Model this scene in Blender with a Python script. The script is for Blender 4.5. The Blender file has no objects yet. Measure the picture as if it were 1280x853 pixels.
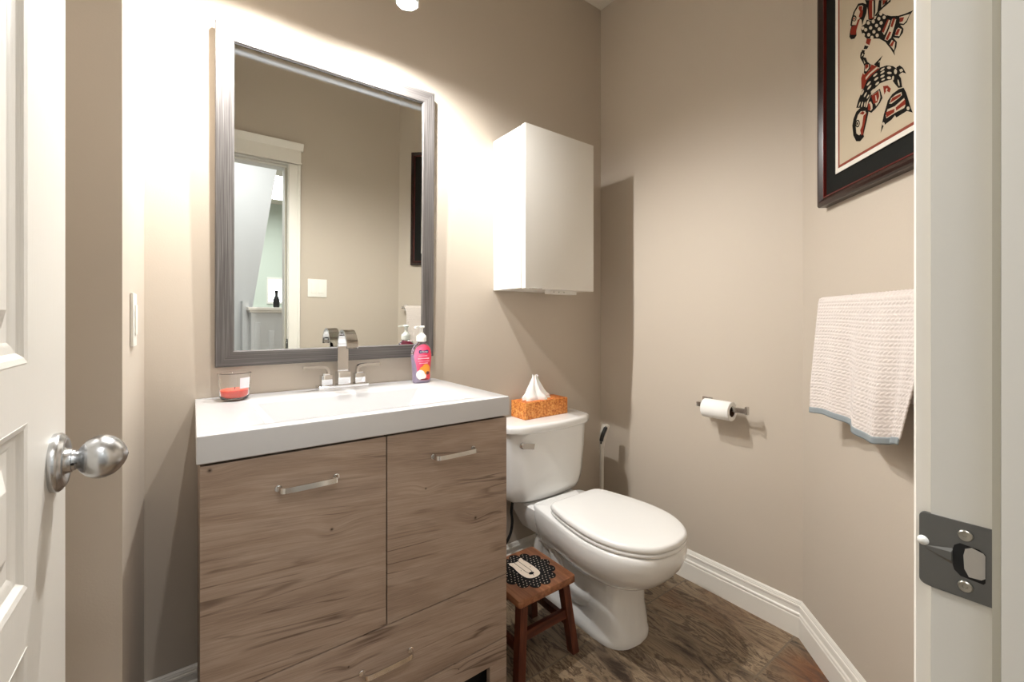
import bpy, bmesh, math, random
from mathutils import Vector, Matrix, noise
random.seed(7)
PI = math.pi
C = bpy.context.scene.collection
scene = bpy.context.scene

# ------------------------------------------------------------------ camera
# 1280x853 frame, focal length 540 px, level camera turned 36.5 degrees to the right of the back wall normal
EYE = 1.13
cd = bpy.data.cameras.new('camera'); cam = bpy.data.objects.new('camera', cd); C.objects.link(cam)
cam.location = (0, 0, EYE)
cam.rotation_euler = (PI/2, 0, -math.radians(36.5))
cd.sensor_width = 36.0; cd.lens = 36.0*540/1280
cd.shift_y = -26.5/1280
cd.clip_start = 0.01
scene.camera = cam

# ------------------------------------------------------------------ world, exposure, big lights
w = bpy.data.worlds.new('world'); scene.world = w; w.use_nodes = True
w.node_tree.nodes['Background'].inputs[0].default_value = (0.9, 0.95, 1, 1)
w.node_tree.nodes['Background'].inputs[1].default_value = 0.5
scene.view_settings.view_transform = 'Standard'
scene.view_settings.look = 'None'
scene.view_settings.exposure = 0.28
scene.view_settings.gamma = 1.0
scene.view_settings.use_curve_mapping = False
LAMP_W = 12.0          # each bathroom lamp
HALL_W = 24.0          # added fill panel in the hallway
FAR_W = 70.0
def area(name, loc, rot, sx, sy, power, col):
    l = bpy.data.lights.new(name, 'AREA'); l.shape = 'RECTANGLE'; l.size = sx; l.size_y = sy
    l.energy = power; l.color = col
    o = bpy.data.objects.new(name, l); C.objects.link(o); o.location = loc; o.rotation_euler = rot
    return o
area('hall_fill_light', (0.15, -0.55, 2.70), (0, 0, 0), 0.7, 0.7, HALL_W, (0.97, 0.98, 1.0))  # unseen panel added as fill through the doorway
area('far_room_daylight', (0.4, -3.0, 2.65), (0, 0, 0), 1.6, 1.2, FAR_W, (0.95, 0.98, 1.0))

# ------------------------------------------------------------------ room numbers (metres)
WY = 1.565      # back wall
RX = 1.745      # right wall
DX = 1.125      # angled wall: X - Y = DX
LX = -0.107     # left wall
PY = 1.10       # wall behind the open door
FY = 0.078      # front (door) wall, room face
HY = -0.045     # front wall, hall face
CEIL = 2.775
JL, JR = -0.18, 0.478   # door jamb faces
HEAD = 2.062

# ------------------------------------------------------------------ materials
def mat(name, col=(.8,.8,.8), rough=.5, metal=0.0, spec=None, **k):
    m = bpy.data.materials.new(name); m.use_nodes = True
    b = m.node_tree.nodes['Principled BSDF']
    b.inputs['Base Color'].default_value = (*col, 1)
    b.inputs['Roughness'].default_value = rough
    b.inputs['Metallic'].default_value = metal
    if spec is not None: b.inputs['Specular IOR Level'].default_value = spec
    for kk, v in k.items():
        b.inputs[kk.replace('_', ' ')].default_value = v
    return m
class NT:
    def __init__(s, m): s.m = m; s.t = m.node_tree; s.b = s.t.nodes['Principled BSDF']
    def n(s, typ, **k):
        o = s.t.nodes.new(typ)
        for a, v in k.items(): setattr(o, a, v)
        return o
    def l(s, a, b): s.t.links.new(a, b)
    def math(s, op, a, b=None, c=None):
        o = s.n('ShaderNodeMath', operation=op)
        for i, v in enumerate((a, b, c)):
            if v is None: continue
            if isinstance(v, (int, float)): o.inputs[i].default_value = v
            else: s.l(v, o.inputs[i])
        return o.outputs[0]
    def coord(s, scale=(1,1,1), rot=(0,0,0), loc=(0,0,0), src=None):
        mp = s.n('ShaderNodeMapping')
        if src is None:
            src = s.n('ShaderNodeNewGeometry').outputs['Position']
        s.l(src, mp.inputs[0])
        mp.inputs['Scale'].default_value = scale; mp.inputs['Rotation'].default_value = rot; mp.inputs['Location'].default_value = loc
        return mp.outputs[0]
    def noise(s, vec, scale=5, detail=3, rough=.5, dist=0):
        o = s.n('ShaderNodeTexNoise'); s.l(vec, o.inputs['Vector'])
        o.inputs['Scale'].default_value = scale; o.inputs['Detail'].default_value = detail
        o.inputs['Roughness'].default_value = rough; o.inputs['Distortion'].default_value = dist
        return o.outputs['Fac']
    def ramp(s, fac, stops):
        r = s.n('ShaderNodeValToRGB'); s.l(fac, r.inputs[0])
        e = r.color_ramp.elements
        while len(e) < len(stops): e.new(.5)
        for i, (p, c_) in enumerate(stops):
            e[i].position = p; e[i].color = (*c_, 1) if len(c_) == 3 else c_
        return r.outputs[0]
    def mix(s, f, a, b, typ='MIX'):
        o = s.n('ShaderNodeMix', data_type='RGBA', blend_type=typ)
        if isinstance(f, (int, float)): o.inputs[0].default_value = f
        else: s.l(f, o.inputs[0])
        for i, v in ((6, a), (7, b)):
            if isinstance(v, tuple): o.inputs[i].default_value = (*v, 1)
            else: s.l(v, o.inputs[i])
        return o.outputs[2]
    def bump(s, h, strength=.2, dist=.01):
        o = s.n('ShaderNodeBump'); o.inputs['Strength'].default_value = strength; o.inputs['Distance'].default_value = dist
        s.l(h, o.inputs['Height']); s.l(o.outputs[0], s.b.inputs['Normal'])
    def base(s, c_): s.l(c_, s.b.inputs['Base Color'])
def srgb(r, g, b):
    f = lambda v: (v/255/12.92 if v/255 <= .04045 else ((v/255+.055)/1.055)**2.4)
    return (f(r), f(g), f(b))

def paint(name, col, rough=.6, scale=350, st=.05):
    m = mat(name, col, rough, spec=.3); t = NT(m)
    t.bump(t.noise(t.coord(), scale, 2), st, .002)
    return m
M = {}
M['wall'] = paint('wall_paint_beige', srgb(197, 186, 172), .55, 260, .10)
M['ceil'] = paint('ceiling_paint', srgb(225, 218, 205), .9)
M['trim'] = mat('trim_paint_white', srgb(238, 234, 226), .35)
M['jamb'] = mat('jamb_paint', srgb(216, 214, 207), .4)
M['hall'] = mat('hall_paint', srgb(206, 208, 209), .7)
M['hallgreen'] = mat('hall_paint_pale_green', srgb(205, 213, 200), .7)
def door_paint():
    m = mat('door_paint_white', srgb(224, 221, 214), .38); t = NT(m)
    t.bump(t.noise(t.coord((60, 60, 3)), 6, 4, .6, .3), .22, .002)
    return m
M['door'] = door_paint()
M['white'] = mat('cabinet_white', srgb(238, 236, 230), .35)
M['counter'] = mat('counter_white', srgb(202, 202, 203), .18, Coat_Weight=.3)
M['ceramic'] = mat('ceramic_white', srgb(238, 238, 236), .12, Coat_Weight=.5)
M['seat'] = mat('seat_plastic_white', srgb(240, 240, 238), .22)
M['chrome'] = mat('chrome', (.74, .74, .75), .05, 1)
M['nickel'] = mat('brushed_nickel', (.62, .61, .59), .26, 1)
M['pull'] = mat('polished_nickel_pull', (.78, .77, .75), .16, 1)
M['satin'] = mat('satin_nickel_knob', (.56, .57, .58), .27, 1)
M['plate'] = mat('strike_plate_metal', (.20, .205, .205), .40, 1)
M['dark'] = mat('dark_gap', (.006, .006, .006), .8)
M['black'] = mat('black_plastic', (.01, .01, .011), .35)
M['screw'] = mat('screw_metal', (.45, .43, .38), .35, 1)
M['plasticw'] = mat('white_plastic', srgb(235, 235, 230), .35)
M['greyh'] = mat('grey_white_plastic', srgb(205, 200, 190), .4)
M['paperw'] = mat('paper_white', srgb(244, 243, 240), .9)
M['core'] = mat('cardboard_core', srgb(70, 52, 38), .9)
M['grout'] = mat('grout', srgb(130, 120, 104), .9)

def wood_vanity(name, seed, knots):
    m = mat(name, (.2, .15, .11), .5, spec=.3); t = NT(m)
    P = t.n('ShaderNodeNewGeometry').outputs['Position']
    sx = t.n('ShaderNodeSeparateXYZ'); t.l(P, sx.inputs[0])
    X, Z = sx.outputs[0], sx.outputs[2]
    # grain bends around the knots and rises a little to one side
    bend = t.math('MULTIPLY', X, .10)
    knotmask = None
    for kx, kz, r in knots:
        dx = t.math('SUBTRACT', X, kx); dz = t.math('SUBTRACT', Z, kz)
        d2 = t.math('ADD', t.math('MULTIPLY', t.math('MULTIPLY', dx, dx), .30), t.math('MULTIPLY', dz, dz))
        g = t.math('EXPONENT', t.math('MULTIPLY', d2, -1/(r*r*6)))
        bend = t.math('ADD', bend, t.math('MULTIPLY', g, r*1.6))
        kk = t.math('EXPONENT', t.math('MULTIPLY', t.math('ADD', t.math('MULTIPLY', dx, dx), t.math('MULTIPLY', dz, dz)), -1/(r*r*.12)))
        knotmask = kk if knotmask is None else t.math('MAXIMUM', knotmask, kk)
    z2 = t.math('ADD', Z, bend)
    cb = t.n('ShaderNodeCombineXYZ'); t.l(X, cb.inputs[0]); t.l(z2, cb.inputs[2]); cb.inputs[1].default_value = seed
    v = cb.outputs[0]
    big = t.noise(t.coord((1.3, 1, 9), src=v), 2.2, 4, .55, .5)
    fine = t.noise(t.coord((2.2, 1, 120), src=v), 2.4, 4, .6, .15)
    hair = t.noise(t.coord((9, 1, 420), src=v), 2.0, 2, .6)
    streak = t.noise(t.coord((.8, 1, 13), loc=(3.1, 0, 1.7), src=v), 1.6, 3, .5, .9)
    col = t.ramp(big, [(.30, srgb(140, 120, 105)), (.45, srgb(156, 135, 118)), (.58, srgb(172, 152, 135)), (.72, srgb(150, 131, 117))])
    col = t.mix(t.ramp(fine, [(.35, (0,0,0)), (.70, (.62,.62,.62))]), col, srgb(134, 114, 99))
    col2 = t.mix(t.ramp(hair, [(.40, (0,0,0)), (.75, (.45,.45,.45))]), col, srgb(184, 165, 148))
    line = t.ramp(streak, [(.475, (0,0,0)), (.497, (.8,.8,.8)), (.503, (.8,.8,.8)), (.53, (0,0,0))])
    line2 = t.math('MULTIPLY', line, t.ramp(t.noise(t.coord((3, 1, 4), src=v), 1.5, 2), [(.45, (0,0,0)), (.6, (1,1,1))]))
    col3 = t.mix(line2, col2, srgb(88, 68, 56))
    if knotmask is not None: col3 = t.mix(knotmask, col3, srgb(52, 38, 30))
    t.base(col3)
    t.bump(fine, .12, .001)
    return m
def wood_red(name, axis):
    m = mat(name, (.3, .1, .05), .3, spec=.5); t = NT(m)
    sc = {'x': (2, 40, 40), 'y': (40, 2, 40), 'z': (40, 40, 2)}[axis]
    g = t.noise(t.coord(sc), 1.6, 5, .6, .6)
    t.base(t.ramp(g, [(.3, srgb(54, 24, 16)), (.5, srgb(82, 38, 25)), (.7, srgb(108, 58, 38))]))
    t.bump(g, .05, .001)
    return m
M['stoolseat'] = wood_red('stool_wood_seat', 'y')
NTs = NT(M['stoolseat'])
def _seatcol():
    t = NTs
    g = t.noise(t.coord((40, 2, 40)), 1.4, 5, .6, .6)
    t.base(t.ramp(g, [(.3, srgb(104, 62, 40)), (.5, srgb(136, 86, 56)), (.7, srgb(162, 112, 78))]))
_seatcol()
M['stoolleg'] = wood_red('stool_wood_legs', 'z')
M['stoolrail'] = wood_red('stool_wood_rails', 'x')

def frame_mat(name, vert):
    m = mat(name, (.3,.3,.3), .45, .25); t = NT(m)
    sc = (330, 330, 2.0) if vert else (2.0, 330, 330)
    g = t.noise(t.coord(sc), 1.0, 3, .6)
    t.base(t.ramp(g, [(.25, srgb(66, 62, 60)), (.5, srgb(92, 88, 86)), (.75, srgb(122, 119, 117))]))
    t.bump(g, .06, .001)
    return m
M['frame_v'] = frame_mat('brushed_grey_vertical', True)
M['frame_h'] = frame_mat('brushed_grey_horizontal', False)

def mirror_mat():
    m = mat('mirror_silver', (.80, .82, .79), .0, 1); t = NT(m)
    # a faint pale-blue diffuse band that runs along the top of the glass
    P = t.n('ShaderNodeNewGeometry').outputs['Position']
    sx = t.n('ShaderNodeSeparateXYZ'); t.l(P, sx.inputs[0])
    z = sx.outputs[2]
    d = t.math('DIVIDE', t.math('SUBTRACT', z, 1.938), .007)
    band = t.math('EXPONENT', t.math('MULTIPLY', t.math('MULTIPLY', d, d), -1))
    nz = t.noise(t.coord((5, 1, 260)), 1.0, 3, .6)
    f = t.math('MULTIPLY', t.math('MULTIPLY', band, nz), .10)
    dif = t.n('ShaderNodeBsdfDiffuse'); dif.inputs[0].default_value = (.62, .70, .78, 1)
    mx = t.n('ShaderNodeMixShader'); t.l(f, mx.inputs[0])
    t.l(t.b.outputs[0], mx.inputs[1]); t.l(dif.outputs[0], mx.inputs[2])
    t.l(mx.outputs[0], t.t.nodes['Material Output'].inputs[0])
    return m
M['mirror'] = mirror_mat()

def floor_mat():
    m = mat('slate_tile', (.1, .08, .06), .42, spec=.45); t = NT(m)
    P = t.n('ShaderNodeNewGeometry').outputs['Position']
    sx = t.n('ShaderNodeSeparateXYZ'); t.l(P, sx.inputs[0])
    u = t.math('DIVIDE', t.math('SUBTRACT', sx.outputs[0], 1.08 - 4.1), .405)
    v = t.math('DIVIDE', t.math('SUBTRACT', sx.outputs[1], .64 - 8.4), .42)
    fu, fv = t.math('FLOOR', u), t.math('FLOOR', v)
    ru, rv = t.math('FRACT', u), t.math('FRACT', v)
    idv = t.n('ShaderNodeCombineXYZ'); t.l(fu, idv.inputs[0]); t.l(fv, idv.inputs[1])
    wn = t.n('ShaderNodeTexWhiteNoise', noise_dimensions='2D'); t.l(idv.outputs[0], wn.inputs['Vector'])
    # each tile samples its own patch of stone
    off = t.n('ShaderNodeVectorMath', operation='SCALE'); t.l(wn.outputs['Color'], off.inputs[0]); off.inputs['Scale'].default_value = 40
    pos = t.n('ShaderNodeVectorMath', operation='ADD'); t.l(P, pos.inputs[0]); t.l(off.outputs[0], pos.inputs[1])
    v1 = t.coord((10, 2.6, 1), rot=(0, 0, .12), src=pos.outputs[0])
    layer = t.noise(v1, 1.5, 9, .68, .8)
    blot = t.noise(t.coord((1, 1, 1), src=pos.outputs[0]), 3.2, 3, .5, .4)
    col = t.ramp(layer, [(.34, srgb(58, 44, 34)), (.42, srgb(124, 106, 86)), (.49, srgb(156, 138, 114)), (.53, srgb(76, 58, 44)), (.57, srgb(142, 124, 102)), (.72, srgb(168, 152, 128))])
    rustf = t.math('MULTIPLY', t.ramp(blot, [(.50, (0,0,0)), (.62, (1,1,1))]), t.ramp(wn.outputs['Value'], [(.55, (.05,.05,.05)), (.85, (.6,.6,.6))]))
    col = t.mix(rustf, col, t.ramp(layer, [(.35, srgb(84, 58, 40)), (.6, srgb(146, 108, 76))]))
    bd = t.n('ShaderNodeVectorMath', operation='DISTANCE'); t.l(P, bd.inputs[0]); bd.inputs[1].default_value = (1.60, .50, 0)
    bf = t.math('MULTIPLY', t.math('LESS_THAN', sx.outputs[1], .64), t.ramp(t.math('ADD', bd.outputs['Value'], t.math('MULTIPLY', blot, .22)), [(.16, (.85,.85,.85)), (.26, (0,0,0))]))
    col = t.mix(bf, col, t.ramp(layer, [(.36, srgb(96, 74, 66)), (.46, srgb(130, 80, 48)), (.6, srgb(168, 118, 76))]))
    dark = t.ramp(wn.outputs['Value'], [(.0, (.72,.70,.68)), (1, (1.12,1.10,1.06))])
    col = t.mix(1.0, col, dark, 'MULTIPLY')
    g = t.math('MINIMUM', t.math('MINIMUM', ru, t.math('SUBTRACT', 1, ru)), t.math('MINIMUM', rv, t.math('SUBTRACT', 1, rv)))
    gm = t.math('LESS_THAN', g, .0062)
    col = t.mix(gm, col, srgb(116, 102, 86))
    t.base(col)
    h = t.math('MULTIPLY', layer, t.math('SUBTRACT', 1, gm))
    t.bump(h, .45, .006)
    return m
M['floor'] = floor_mat()

# ------------------------------------------------------------------ mesh helpers (everything in world metres)
def q(o, label=None, cat=None, group=None, kind=None):
    if label: o['label'] = label
    if cat: o['category'] = cat
    if group: o['group'] = group
    if kind: o['kind'] = kind
    return o
ORG = {}
def thing(name, loc, label, cat, group=None):
    o = bpy.data.objects.new(name, None); C.objects.link(o)
    o.empty_display_size = .05
    o.location = loc; ORG[o.name] = Vector(loc)
    return q(o, label, cat, group)
def obj(name, bms, m, parent=None, smooth=True, ang=35, label=None, origin=None):
    if not isinstance(bms, (list, tuple)): bms = [bms]
    me = bpy.data.meshes.new(name)
    out = bmesh.new()
    for b in bms:
        t = bpy.data.meshes.new('t'); b.to_mesh(t); out.from_mesh(t); bpy.data.meshes.remove(t); b.free()
    bmesh.ops.recalc_face_normals(out, faces=out.faces)
    if smooth:
        for f_ in out.faces: f_.smooth = True
        for e in out.edges:
            if len(e.link_faces) == 2 and e.calc_face_angle(0) > math.radians(ang): e.smooth = False
    xs = [v.co for v in out.verts]
    mn = Vector([min(v[i] for v in xs) for i in range(3)]); mx = Vector([max(v[i] for v in xs) for i in range(3)])
    if origin is None: origin = Vector(((mn.x+mx.x)/2, (mn.y+mx.y)/2, mn.z))
    origin = Vector(origin)
    bmesh.ops.translate(out, verts=out.verts, vec=-origin)
    out.to_mesh(me); out.free()
    ms = m if isinstance(m, (list, tuple)) else [m]
    for mm in ms: me.materials.append(mm)
    o = bpy.data.objects.new(name, me); C.objects.link(o)
    ORG[o.name] = origin
    if parent is not None:
        o.parent = parent; o.location = origin - ORG[parent.name]
    else: o.location = origin
    if label: o['label'] = label
    return o
def struct(name, bms, m, **k):
    return q(obj(name, bms, m, **k), kind='structure')
def box(x0, x1, y0, y1, z0, z1, bev=0, seg=2):
    b = bmesh.new(); bmesh.ops.create_cube(b, size=1)
    for v in b.verts:
        v.co = Vector(((x0+x1)/2 + v.co.x*(x1-x0), (y0+y1)/2 + v.co.y*(y1-y0), (z0+z1)/2 + v.co.z*(z1-z0)))
    if bev: bmesh.ops.bevel(b, geom=b.edges[:], offset=bev, segments=seg, profile=.7, affect='EDGES')
    return b
def cyl(p0, p1, r, n=32, r2=None, bev=0):
    p0, p1 = Vector(p0), Vector(p1); d = p1-p0; r2 = r if r2 is None else r2
    b = bmesh.new(); bmesh.ops.create_cone(b, cap_ends=True, segments=n, radius1=r, radius2=r2, depth=d.length)
    if bev: bmesh.ops.bevel(b, geom=[e for e in b.edges if abs(e.verts[0].co.z-e.verts[1].co.z) < 1e-6], offset=bev, segments=2, affect='EDGES')
    b.transform(Matrix.Translation((p0+p1)/2) @ d.to_track_quat('Z', 'Y').to_matrix().to_4x4())
    return b
def lathe(profile, base, axis=(0, 0, 1), n=40):
    b = bmesh.new(); rings = []
    for r, h in profile:
        if r < 1e-6: rings.append([b.verts.new((0, 0, h))])
        else: rings.append([b.verts.new((r*math.cos(2*PI*k/n), r*math.sin(2*PI*k/n), h)) for k in range(n)])
    for a, c_ in zip(rings, rings[1:]):
        for k in range(n):
            k2 = (k+1) % n
            if len(a) == 1 and len(c_) == 1: continue
            if len(a) == 1: b.faces.new((a[0], c_[k2], c_[k]))
            elif len(c_) == 1: b.faces.new((a[k], a[k2], c_[0]))
            else: b.faces.new((a[k], a[k2], c_[k2], c_[k]))
    b.transform(Matrix.Translation(Vector(base)) @ Vector(axis).to_track_quat('Z', 'Y').to_matrix().to_4x4())
    return b
def loft(rings, cap0=True, cap1=True):
    b = bmesh.new(); R_ = [[b.verts.new(p) for p in r] for r in rings]; n = len(rings[0])
    for a, c_ in zip(R_, R_[1:]):
        for k in range(n): b.faces.new((a[k], a[(k+1) % n], c_[(k+1) % n], c_[k]))
    if cap0: b.faces.new(R_[0][::-1])
    if cap1: b.faces.new(R_[-1])
    return b
def poly(pts, d):
    """pts: planar outline, extruded by the vector d"""
    d = Vector(d); return loft([[Vector(p) for p in pts], [Vector(p)+d for p in pts]])
def catmull(pts, m=8, closed=False):
    P = [Vector(p) for p in pts]; out = []; n = len(P)
    rng = range(n) if closed else range(n-1)
    for i in rng:
        if closed: p0, p1, p2, p3 = P[i-1], P[i], P[(i+1) % n], P[(i+2) % n]
        else: p0, p1, p2, p3 = P[max(i-1, 0)], P[i], P[i+1], P[min(i+2, n-1)]
        for k in range(m):
            t = k/m
            out.append(.5*((2*p1) + (p2-p0)*t + (2*p0-5*p1+4*p2-p3)*t*t + (-p0+3*p1-3*p2+p3)*t**3))
    if not closed: out.append(P[-1])
    return out
def sweep(path, prof, up=(0, 0, 1), side=None):
    """sweep a closed 2D profile (side, up) along path"""
    P = [Vector(p) for p in path]; rings = []
    for i, p in enumerate(P):
        t = (P[min(i+1, len(P)-1)] - P[max(i-1, 0)]).normalized()
        u = Vector(up); sd = t.cross(u) if side is None else Vector(side)
        if sd.length < 1e-4: sd = Vector((1, 0, 0))
        sd.normalize(); u2 = sd.cross(t).normalized()
        rings.append([p + sd*a + u2*c_ for a, c_ in prof])
    return loft(rings)
def tube(path, r, n=12, up=(0.13, .2, .97)):
    rr = r if callable(r) else (lambda i: r)
    P = [Vector(p) for p in path]; rings = []
    for i, p in enumerate(P):
        t = (P[min(i+1, len(P)-1)] - P[max(i-1, 0)]).normalized()
        sd = t.cross(Vector(up)).normalized(); u2 = sd.cross(t)
        rings.append([p + (sd*math.cos(2*PI*k/n) + u2*math.sin(2*PI*k/n))*rr(i) for k in range(n)])
    return loft(rings)
def resample(pts, n, closed=True):
    P = [Vector(p) for p in pts]
    if closed: P = P + [P[0]]
    L = [0]
    for a, c_ in zip(P, P[1:]): L.append(L[-1] + (c_-a).length)
    out = []; j = 0
    for k in range(n):
        d = L[-1]*k/n
        while L[j+1] < d: j += 1
        out.append(P[j].lerp(P[j+1], (d-L[j])/max(1e-9, L[j+1]-L[j])))
    return out
def rrect(x0, x1, y0, y1, r, z, n=6):
    out = []
    for cx, cy, a0 in ((x1-r, y1-r, 0), (x0+r, y1-r, 90), (x0+r, y0+r, 180), (x1-r, y0+r, 270)):
        for k in range(n+1):
            a = math.radians(a0 + 90*k/n); out.append(Vector((cx+r*math.cos(a), cy+r*math.sin(a), z)))
    return out
def half_outline(pts, cx, z, n=72):
    """pts: (y, halfwidth) from back to front; mirrored about X=cx"""
    q2 = catmull([(w_, y, 0) for y, w_ in pts], 8)
    right = [Vector((cx+max(0, p.x), p.y, z)) for p in q2]
    left = [Vector((cx-max(0, p.x), p.y, z)) for p in reversed(q2)]
    return resample(right + left, n)
def mi_(b, i):
    for f_ in b.faces: f_.material_index = i
    return b

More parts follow.
